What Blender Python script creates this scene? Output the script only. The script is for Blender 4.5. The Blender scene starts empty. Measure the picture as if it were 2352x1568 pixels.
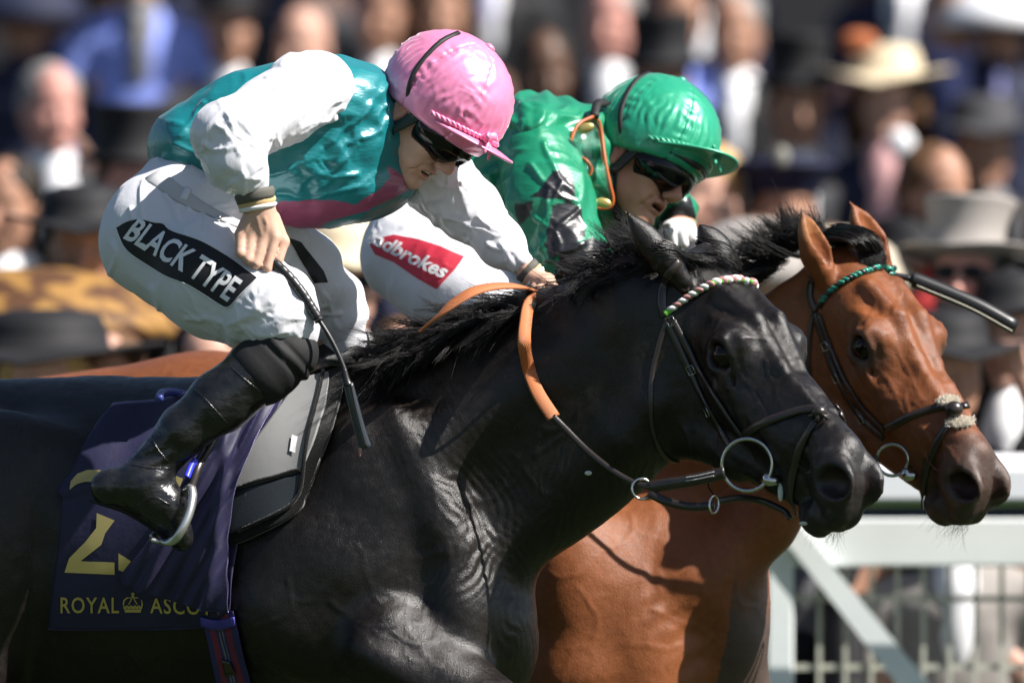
import bpy, bmesh, math, random
import numpy as np
from mathutils import Vector, Matrix
from mathutils.bvhtree import BVHTree
from concurrent.futures import ThreadPoolExecutor

# ------------------------------------------------------------------ camera, sky, sun
SC = bpy.context.scene
COL = SC.collection
SCL = 1100.0; DIST = 30.0; ZC = 1.68
cam_d = bpy.data.cameras.new('camera'); cam = bpy.data.objects.new('camera', cam_d); COL.objects.link(cam)
cam.location = (0, -DIST, ZC); cam.rotation_euler = (math.radians(90), 0, 0)
cam_d.sensor_width = 36; cam_d.lens = 36*DIST/(2352/SCL)
cam_d.clip_start = .5; cam_d.clip_end = 3000
cam_d.dof.use_dof = True; cam_d.dof.focus_distance = DIST-.05; cam_d.dof.aperture_fstop = cam_d.lens/150.0
SC.camera = cam
SUN = Vector((.63, -.235, .72)).normalized()
world = bpy.data.worlds.new('World'); SC.world = world; world.use_nodes = True
wn = world.node_tree.nodes; wl = world.node_tree.links
sky = wn.new('ShaderNodeTexSky'); sky.sky_type = 'NISHITA'; sky.sun_disc = False
sky.sun_elevation = math.asin(SUN.z); sky.sun_rotation = math.atan2(SUN.x, SUN.y)
wl.new(sky.outputs[0], wn['Background'].inputs[0]); wn['Background'].inputs[1].default_value = .05
sd = bpy.data.lights.new('sun', 'SUN'); sd.energy = 5.0; sd.angle = math.radians(.5); sd.color = (1, .955, .90)
sun = bpy.data.objects.new('sun', sd); COL.objects.link(sun)
sun.rotation_euler = SUN.to_track_quat('Z', 'Y').to_euler(); sun.location = (6, -8, 12)
SC.view_settings.view_transform = 'Standard'; SC.view_settings.look = 'None'
SC.view_settings.exposure = .95; SC.view_settings.gamma = 1; SC.view_settings.use_curve_mapping = False

def W(px, py, y=0.0):
    s = (DIST+y)/DIST/SCL
    return np.array([(px-1176)*s, y, ZC-(py-784)*s])
def RR(r, y=0.0): return r*(DIST+y)/DIST/SCL
def PX(P):
    P = np.atleast_2d(P); s = (DIST+P[:, 1])/DIST/SCL
    return 1176+P[:, 0]/s, 784-(P[:, 2]-ZC)/s

# ------------------------------------------------------------------ noise
def _h(i, j, k):
    n = (i.astype(np.int64)*73856093) ^ (j.astype(np.int64)*19349663) ^ (k.astype(np.int64)*83492791)
    n = (n ^ (n >> 13))*1274126177 & 0x7fffffff
    n = (n ^ (n >> 15))*2246822519 & 0x7fffffff
    return (n & 0xffff)/32767.5-1
def noise(P, f=1.0, seed=0):
    Q = np.asarray(P, float)*f+seed*17.31; I = np.floor(Q); F = Q-I; U = F*F*F*(F*(F*6-15)+10)
    r = 0
    for a in (0, 1):
        for b in (0, 1):
            for c in (0, 1):
                w = (U[:, 0] if a else 1-U[:, 0])*(U[:, 1] if b else 1-U[:, 1])*(U[:, 2] if c else 1-U[:, 2])
                r = r+w*_h(I[:, 0]+a, I[:, 1]+b, I[:, 2]+c)
    return r
def fbm(P, f, n=3, seed=0): return sum(noise(P, f*2**i, seed+i)*.5**i for i in range(n))
def sstep(a, b, x):
    t = np.clip((x-a)/(b-a), 0, 1); return t*t*(3-2*t)

# ------------------------------------------------------------------ materials
MATS = {}
def mat(name, col=None, rough=.5, spec=.5, metal=0, coat=0, coat_r=.1, sheen=0, bumps=(), var=0, var_scale=20, trans=0, emit=0, sss=0, aniso=0, ior=1.5, rvar=0, sheen_r=.3, sheen_t=None):
    if name in MATS: return MATS[name]
    m = bpy.data.materials.new(name); m.use_nodes = True; nt = m.node_tree; N = nt.nodes; Lk = nt.links
    b = N['Principled BSDF']; I = b.inputs
    tc = N.new('ShaderNodeTexCoord')
    if col is None:
        src = N.new('ShaderNodeAttribute'); src.attribute_name = 'Col'; cs = src.outputs['Color']
    else:
        src = N.new('ShaderNodeRGB'); src.outputs[0].default_value = (*col, 1); cs = src.outputs[0]
    if var:
        nz = N.new('ShaderNodeTexNoise'); nz.inputs['Scale'].default_value = var_scale; nz.inputs['Detail'].default_value = 5
        Lk.new(tc.outputs['Object'], nz.inputs['Vector'])
        mr = N.new('ShaderNodeMapRange'); mr.inputs['From Min'].default_value = .25; mr.inputs['From Max'].default_value = .75
        mr.inputs['To Min'].default_value = 1-var; mr.inputs['To Max'].default_value = 1+var; Lk.new(nz.outputs[0], mr.inputs[0])
        mx = N.new('ShaderNodeVectorMath'); mx.operation = 'SCALE'; Lk.new(cs, mx.inputs[0]); Lk.new(mr.outputs[0], mx.inputs['Scale']); cs = mx.outputs[0]
        if rvar:
            m2 = N.new('ShaderNodeMapRange'); m2.inputs['From Min'].default_value = .25; m2.inputs['From Max'].default_value = .75
            m2.inputs['To Min'].default_value = rough-rvar; m2.inputs['To Max'].default_value = rough+rvar
            Lk.new(nz.outputs[0], m2.inputs[0]); Lk.new(m2.outputs[0], I['Roughness'])
    Lk.new(cs, I['Base Color'])
    if not rvar: I['Roughness'].default_value = rough
    I['Specular IOR Level'].default_value = spec; I['Metallic'].default_value = metal; I['IOR'].default_value = ior
    I['Coat Weight'].default_value = coat; I['Coat Roughness'].default_value = coat_r
    I['Sheen Weight'].default_value = sheen; I['Sheen Roughness'].default_value = sheen_r
    if sheen_t: I['Sheen Tint'].default_value = (*sheen_t, 1)
    I['Transmission Weight'].default_value = trans
    if sss: I['Subsurface Weight'].default_value = sss; I['Subsurface Radius'].default_value = (.012, .004, .002); I['Subsurface Scale'].default_value = .6
    prev = None
    for (sc, st, dist, stretch) in bumps:
        mp = N.new('ShaderNodeMapping'); mp.inputs['Scale'].default_value = stretch if stretch else (1, 1, 1)
        Lk.new(tc.outputs['Object'], mp.inputs['Vector'])
        nz = N.new('ShaderNodeTexNoise'); nz.inputs['Scale'].default_value = sc; nz.inputs['Detail'].default_value = 4; nz.inputs['Roughness'].default_value = .6
        Lk.new(mp.outputs[0], nz.inputs['Vector'])
        bp = N.new('ShaderNodeBump'); bp.inputs['Strength'].default_value = st; bp.inputs['Distance'].default_value = dist
        Lk.new(nz.outputs[0], bp.inputs['Height'])
        if prev: Lk.new(prev.outputs[0], bp.inputs['Normal'])
        prev = bp
    if prev: Lk.new(prev.outputs[0], I['Normal'])
    MATS[name] = m
    return m

# ------------------------------------------------------------------ object helpers
def link(name, me, m=None, parent=None, smooth=True, **props):
    o = bpy.data.objects.new(name, me); COL.objects.link(o)
    if m is not None and me is not None:
        if isinstance(m, (list, tuple)):
            for x in m: me.materials.append(x)
        else: me.materials.append(m)
    if parent is not None: o.parent = parent; o.matrix_parent_inverse = Matrix.Translation(-parent.location)
    if me is not None and smooth and len(me.polygons): me.polygons.foreach_set('use_smooth', np.ones(len(me.polygons), bool))
    for k, v in props.items(): o[k] = v
    return o
def thing(name, loc, label, cat, group=None):
    o = bpy.data.objects.new(name, None); COL.objects.link(o); o.location = Vector(loc); o.empty_display_size = .1
    o['label'] = label; o['category'] = cat
    if group: o['group'] = group
    return o
def tag(o, label, cat, group=None):
    o['label'] = label; o['category'] = cat
    if group: o['group'] = group
    return o
def mesh_np(name, V, F, col=None):
    me = bpy.data.meshes.new(name); V = np.asarray(V, np.float32); F = np.asarray(F, np.int32)
    k = F.shape[1]
    me.vertices.add(len(V)); me.vertices.foreach_set('co', V.ravel())
    me.loops.add(F.size); me.loops.foreach_set('vertex_index', F.ravel())
    me.polygons.add(len(F)); me.polygons.foreach_set('loop_start', np.arange(0, F.size, k, dtype=np.int32))
    me.update(calc_edges=True)
    if col is not None: setcol(me, col)
    return me
def setcol(me, col):
    a = me.attributes.new('Col', 'FLOAT_COLOR', 'POINT')
    c = np.ones((len(me.vertices), 4), np.float32); c[:, :3] = col; a.data.foreach_set('color', c.ravel())

# ------------------------------------------------------------------ SDF modelling
class Cone:
    def __init__(s, a, ra, b, rb, k=.02, op=0, sq=None, X=None, sym=False):
        s.a, s.b, s.ra, s.rb, s.k, s.op, s.sq, s.X, s.sym = np.array(a, float), np.array(b, float), ra, rb, k, op, sq, X, sym
        if sq is not None:
            n = np.array(sq[:3], float); n /= np.linalg.norm(n); s.n = n; s.f = sq[3]
            s.a = s.a+(s.f-1)*n*(s.a@n); s.b = s.b+(s.f-1)*n*(s.b@n)
    def d(s, x, y, z):
        if s.sq is not None:
            t = (x*s.n[0]+y*s.n[1]+z*s.n[2])*(s.f-1); x = x+t*s.n[0]; y = y+t*s.n[1]; z = z+t*s.n[2]
        a = s.a; ab = s.b-a; L2 = ab@ab+1e-12
        x = x-a[0]; y = y-a[1]; z = z-a[2]
        t = np.clip((x*ab[0]+y*ab[1]+z*ab[2])/L2, 0, 1)
        return np.sqrt((x-t*ab[0])**2+(y-t*ab[1])**2+(z-t*ab[2])**2)-(s.ra+t*(s.rb-s.ra))
class Ell:
    def __init__(s, c, r, k=.02, op=0, M=None, X=None, sym=False):
        s.c, s.r, s.k, s.op, s.X, s.sym = np.array(c, float), np.array(r, float), k, op, X, sym
        s.M = None if M is None else np.array(M, float)   # rows = local axes
    def d(s, x, y, z):
        x = x-s.c[0]; y = y-s.c[1]; z = z-s.c[2]
        if s.M is not None:
            M = s.M; x, y, z = x*M[0, 0]+y*M[0, 1]+z*M[0, 2], x*M[1, 0]+y*M[1, 1]+z*M[1, 2], x*M[2, 0]+y*M[2, 1]+z*M[2, 2]
        r = s.r; a = np.sqrt((x/r[0])**2+(y/r[1])**2+(z/r[2])**2); b = np.sqrt((x/r[0]**2)**2+(y/r[1]**2)**2+(z/r[2]**2)**2)
        return a*(a-1)/(b+1e-9)
class Half:
    def __init__(s, n, c, k=.004, op=2, X=None): s.n = np.array(n, float)/np.linalg.norm(n); s.c, s.k, s.op, s.X, s.sym = c, k, op, X, False
    def d(s, x, y, z): return x*s.n[0]+y*s.n[1]+z*s.n[2]-s.c
class Xf:
    """local frame: world = o + R @ (l*s)"""
    def __init__(s, o, R, sc): s.o = np.array(o, float); s.R = np.array(R, float); s.s = np.array(sc, float)*np.ones(3); s.m = float(s.s.min())
    def inv(s, x, y, z):
        x = x-s.o[0]; y = y-s.o[1]; z = z-s.o[2]; R = s.R
        return ((x*R[0, 0]+y*R[1, 0]+z*R[2, 0])/s.s[0], (x*R[0, 1]+y*R[1, 1]+z*R[2, 1])/s.s[1], (x*R[0, 2]+y*R[1, 2]+z*R[2, 2])/s.s[2])
    def w(s, l): return s.o+(np.atleast_2d(l)*s.s)@s.R.T
    def w1(s, *l): return s.w(np.array(l, float))[0]
    def l(s, P): return ((np.atleast_2d(P)-s.o)@s.R)/s.s
    def dir(s, *v): d = s.R@(np.array(v, float)); return d/np.linalg.norm(d)
def pd(p, x, y, z, cache=None):
    if p.X is not None:
        key = id(p.X)
        if cache is not None and key in cache: x, y, z = cache[key]
        else:
            x, y, z = p.X.inv(x, y, z)
            if cache is not None: cache[key] = (x, y, z)
        if p.sym: y = np.abs(y)
        return p.d(x, y, z)*p.X.m
    return p.d(x, y, z)
def comb(d, e, p):
    k = p.k
    if p.op == 0:
        h = np.maximum(k-np.abs(d-e), 0)/k; return np.minimum(d, e)-h*h*k*.25
    if p.op == 1:
        e = -e; h = np.maximum(k-np.abs(d-e), 0)/k; return np.maximum(d, e)+h*h*k*.25
    h = np.maximum(k-np.abs(d-e), 0)/k; return np.maximum(d, e)+h*h*k*.25
def sdf_mesh(prims, lo, hi, cell, LIP=1.8, B=20):
    lo = np.array(lo, float); hi = np.array(hi, float)
    nb = np.ceil((hi-lo)/(cell*B)).astype(int)
    g = np.stack(np.meshgrid(*[np.arange(n) for n in nb], indexing='ij'), -1).reshape(-1, 3)
    cen = lo+(g*B+B/2)*cell; hd = cell*(B/2+1.5)*1.733
    cache = {}; D = [pd(p, cen[:, 0], cen[:, 1], cen[:, 2], cache) for p in prims]
    tot = None
    for p, e in zip(prims, D):
        tot = e.copy() if tot is None else comb(tot, e, p)
    act = np.where(np.abs(tot) < LIP*hd+.04)[0]
    NN = nb*B+4; K1 = int(NN[1]*NN[2]); K2 = int(NN[2])
    ar = np.arange(-1, B+1)
    def block(bi):
        base = g[bi]*B
        px = lo[0]+(base[0]+ar)*cell; py = lo[1]+(base[1]+ar)*cell; pz = lo[2]+(base[2]+ar)*cell
        x, y, z = np.meshgrid(px, py, pz, indexing='ij'); x = x.astype(np.float32); y = y.astype(np.float32); z = z.astype(np.float32)
        d = None; c = {}
        for p, e in zip(prims, D):
            if d is not None and p.op != 2 and e[bi] > LIP*hd+p.k+.01: continue
            v = pd(p, x, y, z, c)
            if d is None: d = v if p.op == 0 else np.full_like(x, 1.)
            else: d = comb(d, v, p)
        ins = d < 0
        if not ins.any() or ins.all(): return None
        n = ins[:-1, :-1, :-1].astype(np.int8)
        s = n*0
        cs = [(a, b, c_) for a in (0, 1) for b in (0, 1) for c_ in (0, 1)]
        L = B+1
        for a, b, c_ in cs: s += ins[a:a+L, b:b+L, c_:c_+L]
        idx = np.argwhere((s > 0) & (s < 8))
        if not len(idx): return None
        val = {q: d[idx[:, 0]+q[0], idx[:, 1]+q[1], idx[:, 2]+q[2]] for q in cs}
        acc = np.zeros((len(idx), 3)); cnt = np.zeros(len(idx))
        for q in cs:
            for ax in range(3):
                if q[ax] == 0:
                    q2 = tuple(q[i]+(i == ax) for i in range(3)); da, db = val[q], val[q2]
                    m = (da < 0) != (db < 0); t = np.where(m, da/(da-db+1e-20), 0)
                    P = np.zeros((len(idx), 3)); P[:] = q; P[:, ax] += t
                    acc += P*m[:, None]; cnt += m
        V = lo+(base-1+idx+acc/cnt[:, None])*cell
        gi = base+idx   # global cell index +1
        key = gi[:, 0]*K1+gi[:, 1]*K2+gi[:, 2]
        Q = []
        I = ins[1:, 1:, 1:]   # points 0..B (index offset 1)
        for ax in range(3):
            sl = [slice(1, B+1)]*3; A = ins[tuple(sl)]; sl2 = list(sl); sl2[ax] = slice(2, B+2); Bv = ins[tuple(sl2)]
            e = np.argwhere(A != Bv)
            if not len(e): continue
            fl = A[e[:, 0], e[:, 1], e[:, 2]]
            e = e+1  # point idx
            u, w = [(1, 2), (2, 0), (0, 1)][ax]
            q = []
            for du, dw in ((-1, -1), (0, -1), (0, 0), (-1, 0)):
                c_ = e.copy(); c_[:, u] += du; c_[:, w] += dw; c_ = base+c_
                q.append(c_[:, 0]*K1+c_[:, 1]*K2+c_[:, 2])
            q = np.stack(q, 1); q[~fl] = q[~fl][:, ::-1]; Q.append(q)
        return V, key, (np.concatenate(Q) if Q else np.zeros((0, 4), np.int64))
    with ThreadPoolExecutor(4) as ex: R = [r for r in ex.map(block, act) if r is not None]
    V = np.concatenate([r[0] for r in R]); K = np.concatenate([r[1] for r in R]); Q = np.concatenate([r[2] for r in R])
    uk, ui = np.unique(K, return_index=True); V = V[ui]
    F = np.searchsorted(uk, Q); F = np.clip(F, 0, len(uk)-1)
    ok = (uk[F] == Q).all(1); F = F[ok]
    return V, F
def normals(V, F):
    n = np.cross(V[F[:, 2]]-V[F[:, 0]], V[F[:, 3 if F.shape[1] == 4 else 1]]-V[F[:, 1 if F.shape[1] == 4 else 0]])
    if F.shape[1] == 3: n = -n
    N = np.zeros_like(V)
    for c in range(F.shape[1]):
        for a in range(3): N[:, a] += np.bincount(F[:, c], n[:, a], len(V))
    return N/(np.linalg.norm(N, axis=1)[:, None]+1e-12)
def relax(V, F, it=1, lam=.5):
    for _ in range(it):
        S = np.zeros_like(V); C = np.zeros(len(V))
        for c in range(4):
            a, b = F[:, c], F[:, (c+1) % 4]
            for ax in range(3): S[:, ax] += np.bincount(a, V[b, ax], len(V))+np.bincount(b, V[a, ax], len(V))
            C += np.bincount(a, minlength=len(V))+np.bincount(b, minlength=len(V))
        V = V+(S/np.maximum(C, 1)[:, None]-V)*lam
    return V
def bvh_of(V, F): return BVHTree.FromPolygons([tuple(v) for v in V.tolist()], [tuple(f) for f in F.tolist()])
def cpx(a, b, k=.02, op=0, sq=None):
    """tapered limb between two (px, py, depth, radius_px) stations"""
    return Cone(W(*a[:3]), RR(a[3], a[2]), W(*b[:3]), RR(b[3], b[2]), k, op, sq)
def chain(pts, k=.02, sq=None, op=0): return [cpx(pts[i], pts[i+1], k, op, sq) for i in range(len(pts)-1)]
def epx(px, py, y, rx, rz, ry, k=.02, op=0, tilt=0, yaw=0):
    """ellipsoid: rx, rz in px, then ry (depth) in metres, tilt = clockwise degrees in the picture plane"""
    s = RR(1, y); t = math.radians(tilt); c, n = math.cos(t), math.sin(t)
    M = np.array([[c, 0, -n], [0, 1, 0], [n, 0, c]])
    if yaw:
        a = math.radians(yaw); Z = np.array([[math.cos(a), math.sin(a), 0], [-math.sin(a), math.cos(a), 0], [0, 0, 1]]); M = M@Z
    return Ell(W(px, py, y), (rx*s, ry, rz*s), k, op, M)

# ------------------------------------------------------------------ swept strips, tubes, hair
def frame_path(P, up=None):
    P = np.asarray(P, float); T = np.gradient(P, axis=0); T /= np.linalg.norm(T, axis=1)[:, None]+1e-12
    return P, T
def smooth_path(P, n):
    P = np.asarray(P, float); k = len(P)
    if k == 2: t = np.linspace(0, 1, n)[:, None]; return P[0]*(1-t)+P[1]*t
    Q = np.concatenate([[2*P[0]-P[1]], P, [2*P[-1]-P[-2]]]); out = []
    for u in np.linspace(0, k-1-1e-6, n):
        i = int(u); t = u-i; a, b, c, d = Q[i], Q[i+1], Q[i+2], Q[i+3]
        out.append(.5*((2*b)+(-a+c)*t+(2*a-5*b+4*c-d)*t*t+(-a+3*b-3*c+d)*t**3))
    return np.array(out)
def tube(name, P, r, m, parent=None, n=8, closed=False, flat=None, nrm=None, wid=None, col=None):
    """round tube of radius r, or with nrm a flat strap: half width wid across, thickness r along nrm"""
    P = np.asarray(P, float); k = len(P)
    if closed: T = np.roll(P, -1, 0)-np.roll(P, 1, 0)
    else: T = np.gradient(P, axis=0)
    T /= np.linalg.norm(T, axis=1)[:, None]+1e-12
    r = np.ones(k)*r
    if nrm is not None:
        Nn = np.asarray(nrm, float)*np.ones((k, 3)); Nn = Nn-T*(Nn*T).sum(1)[:, None]; Nn /= np.linalg.norm(Nn, axis=1)[:, None]+1e-12
    else:
        Nn = np.zeros((k, 3)); a = np.array([.3, .2, 1.]); v = a-T[0]*(a@T[0]); v /= np.linalg.norm(v); Nn[0] = v
        for i in range(1, k): v = Nn[i-1]-T[i]*(Nn[i-1]@T[i]); Nn[i] = v/(np.linalg.norm(v)+1e-12)
    Bn = np.cross(T, Nn)
    V = []
    if nrm is not None and wid is not None:
        w = np.ones(k)*wid; prof = [(-1, -.4), (-.85, .8), (0, 1), (.85, .8), (1, -.4), (.8, -1), (-.8, -1)]
        for a, b in prof: V.append(P+Bn*(w*a)[:, None]+Nn*(r*b)[:, None])
        n = len(prof)
    else:
        for i in range(n):
            a = 2*math.pi*i/n; V.append(P+Nn*(r*math.cos(a))[:, None]+Bn*(r*math.sin(a))[:, None])
    V = np.stack(V, 1).reshape(-1, 3); F = []
    kk = k if closed else k-1
    for i in range(kk):
        j = (i+1) % k
        for q in range(n): F.append((i*n+q, i*n+(q+1) % n, j*n+(q+1) % n, j*n+q))
    me = bpy.data.meshes.new(name); FF = [tuple(f) for f in F]
    if not closed: FF.append(tuple(range(n-1, -1, -1))); FF.append(tuple((k-1)*n+q for q in range(n)))
    me.from_pydata(V.tolist(), [], FF)
    if col is not None: setcol(me, np.repeat(col, n, 0))
    return link(name, me, m, parent)
def strands(name, paths, rad, m, parent=None, stuff=True):
    """paths: (S,K,3); thin three sided tapered hairs joined in one mesh"""
    P = np.asarray(paths, float); S, K, _ = P.shape
    T = np.gradient(P, axis=1); T /= np.linalg.norm(T, axis=2)[..., None]+1e-12
    A = np.cross(T, np.array([.31, .77, .55])); A /= np.linalg.norm(A, axis=2)[..., None]+1e-12; Bn = np.cross(T, A)
    rr = np.asarray(rad)*np.ones(S); tap = np.linspace(1, .15, K)**.8
    R = rr[:, None]*tap[None]
    V = np.stack([P+(A*math.cos(a)+Bn*math.sin(a))*R[..., None] for a in (0, 2.094, 4.189)], 2).reshape(-1, 3)
    b = (np.arange(S)*K*3)[:, None, None]+(np.arange(K-1)*3)[None, :, None]
    F = []
    for q in range(3):
        q2 = (q+1) % 3; F.append(np.concatenate([b+q, b+q2, b+q2+3, b+q+3], 2).reshape(-1, 4))
    me = mesh_np(name, V, np.concatenate(F)); o = link(name, me, m, parent)
    if stuff: o['kind'] = 'stuff'
    return o
def raycast(bvh, px, py, off=0.0):
    o = Vector((0, -DIST, ZC)); t = Vector(W(px, py, 0)); d = (t-o).normalized()
    h = bvh.ray_cast(o, d, 60)
    if h[0] is None: return None, None
    n = h[1] if h[1].dot(d) < 0 else -h[1]
    return np.array(h[0]+n*off), np.array(n)
def surf_path(bvh, pts, n=24, off=.004, ydef=0.0):
    pp = smooth_path(np.array([(a[0], a[1], 0) for a in pts]), n); out = []; nn = []
    for q in pp:
        p, nr = raycast(bvh, q[0], q[1], off)
        if p is None:
            h = bvh.find_nearest(Vector(W(q[0], q[1], out[-1][1] if out else ydef))); nr = np.array(h[1]); p = np.array(h[0])+nr*off
        out.append(p); nn.append(nr)
    out = np.array(out); nn = np.array(nn)
    for _ in range(2):
        out[1:-1] = (out[:-2]+out[1:-1]*2+out[2:])/4; nn[1:-1] = (nn[:-2]+nn[1:-1]+nn[2:])/3
    return out, nn
def in_poly(x, y, poly):
    c = np.zeros(len(x), bool); j = len(poly)-1
    for i in range(len(poly)):
        xi, yi = poly[i]; xj, yj = poly[j]
        if yi != yj:
            t = ((yi > y) != (yj > y)) & (x < (xj-xi)*(y-yi)/(yj-yi)+xi); c ^= t
        j = i
    return c
def coons(top, bot, nu, nv):
    """px grid between a top and a bottom polyline"""
    A = smooth_path(np.array([(*p, 0) for p in top], float), nu)[:, :2]; Bb = smooth_path(np.array([(*p, 0) for p in bot], float), nu)[:, :2]
    t = np.linspace(0, 1, nv)[:, None, None]; return A[None]*(1-t)+Bb[None]*t
def drape(name, bvh, grid, off, m, parent=None, fold=None, thick=.004, ydef=0., colf=None, smooth_it=3, hang=None):
    nv, nu, _ = grid.shape; P = np.full((nv, nu, 3), np.nan); Nn = np.zeros((nv, nu, 3))
    for i in range(nv):
        for j in range(nu):
            p, n = raycast(bvh, grid[i, j, 0], grid[i, j, 1])
            if p is None or (hang is not None and p[1] > hang):
                y = ydef if hang is None else hang
                if p is None and hang is None:
                    h = bvh.find_nearest(Vector(W(grid[i, j, 0], grid[i, j, 1], ydef))); p = np.array(h[0]); n = np.array(h[1])
                else: p = W(grid[i, j, 0], grid[i, j, 1], y); n = np.array([0, -1., 0])
            P[i, j] = p; Nn[i, j] = n
    for _ in range(smooth_it):
        for a in (P, Nn):
            a[1:-1, 1:-1] = (a[:-2, 1:-1]+a[2:, 1:-1]+a[1:-1, :-2]+a[1:-1, 2:])/4
    Nn[:] = Nn+np.array([0, -.6, 0]); Nn /= np.linalg.norm(Nn, axis=2)[..., None]
    h = np.full((nv, nu), off)
    if fold is not None: h = h+fold(grid[..., 0], grid[..., 1])
    top = P+Nn*h[..., None]; back = P+Nn*(h-thick)[..., None]
    V = np.concatenate([top.reshape(-1, 3), back.reshape(-1, 3)]); S = nv*nu
    i, j = np.meshgrid(np.arange(nv-1), np.arange(nu-1), indexing='ij'); a = (i*nu+j).ravel()
    F1 = np.stack([a, a+1, a+nu+1, a+nu], 1)[:, ::-1]; F2 = F1[:, ::-1]+S
    ring = [(0, q) for q in range(nu)]+[(q, nu-1) for q in range(1, nv)]+[(nv-1, q) for q in range(nu-2, -1, -1)]+[(q, 0) for q in range(nv-2, 0, -1)]
    r = np.array([q[0]*nu+q[1] for q in ring]); r2 = np.roll(r, -1)
    F3 = np.stack([r, r2, r2+S, r+S], 1)
    me = mesh_np(name, V, np.concatenate([F1, F2, F3]))
    if colf is not None:
        gx, gy = grid[..., 0].ravel(), grid[..., 1].ravel(); c = colf(gx, gy); setcol(me, np.concatenate([c, c]))
    o = link(name, me, m, parent)
    return o, V, np.concatenate([F1, F2, F3])
def text_mesh(body, bold=0.0, shear=0.0, spacing=1.0):
    cu = bpy.data.curves.new('t', 'FONT'); cu.body = body; cu.offset = bold; cu.shear = shear; cu.resolution_u = 3; cu.space_character = spacing
    ob = bpy.data.objects.new('t', cu); COL.objects.link(ob); dg = bpy.context.evaluated_depsgraph_get()
    me = ob.evaluated_get(dg).to_mesh(); bm = bmesh.new(); bm.from_mesh(me); ob.to_mesh_clear()
    bpy.data.objects.remove(ob); bpy.data.curves.remove(cu)
    return bm
def decal(name, bm, fn, bvh, m, parent=None, off=.0015, seg=6.0, yn=None):
    """flat print: bm's x,y mapped by fn to picture px, then laid on the surface behind it"""
    bmesh.ops.triangulate(bm, faces=bm.faces)
    for v in bm.verts: q = fn(v.co.x, v.co.y); v.co = (q[0], q[1], 0)
    for _ in range(5):
        e = [e for e in bm.edges if e.calc_length() > seg]
        if not e: break
        bmesh.ops.subdivide_edges(bm, edges=e, cuts=1); bmesh.ops.triangulate(bm, faces=bm.faces)
    miss = []
    for v in bm.verts:
        p, n = raycast(bvh, v.co.x, v.co.y, off)
        if p is None or (yn is not None and p[1] > yn): miss.append(v)
        else: v.co = p
    bmesh.ops.delete(bm, geom=miss, context='VERTS')
    bmesh.ops.recalc_face_normals(bm, faces=bm.faces)
    me = bpy.data.meshes.new(name); bm.to_mesh(me); bm.free()
    return link(name, me, m, parent, smooth=True)
def poly_bm(pts):
    from mathutils.geometry import tessellate_polygon
    bm = bmesh.new(); vs = [bm.verts.new((x, y, 0)) for x, y in pts]
    for t in tessellate_polygon([[Vector((x, y, 0)) for x, y in pts]]):
        try: bm.faces.new([vs[i] for i in t])
        except ValueError: pass
    return bm
def lathe(name, prof, m, parent=None, n=20, o=(0, 0, 0), R=None, sx=1, sy=1):
    prof = np.array(prof, float); k = len(prof); V = []
    for r, z in prof:
        for i in range(n): a = 2*math.pi*i/n; V.append((r*math.cos(a)*sx, r*math.sin(a)*sy, z))
    V = np.array(V)
    if R is not None: V = V@np.array(R).T
    V = V+np.array(o)
    F = [(i*n+q, i*n+(q+1) % n, (i+1)*n+(q+1) % n, (i+1)*n+q) for i in range(k-1) for q in range(n)]
    return link(name, mesh_np(name, V, F), m, parent)
def ball(name, c, r, m, parent=None, R=None, n=20):
    r = np.array(r)*np.ones(3); V = []; F = []
    for i in range(n//2+1):
        for j in range(n):
            a = math.pi*i/(n//2); b = 2*math.pi*j/n; V.append((math.sin(a)*math.cos(b)*r[0], math.sin(a)*math.sin(b)*r[1], math.cos(a)*r[2]))
    V = np.array(V)
    if R is not None: V = V@np.array(R).T
    for i in range(n//2):
        for j in range(n): F.append((i*n+j, (i+1)*n+j, (i+1)*n+(j+1) % n, i*n+(j+1) % n))
    return link(name, mesh_np(name, V+np.array(c), F), m, parent)

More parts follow.
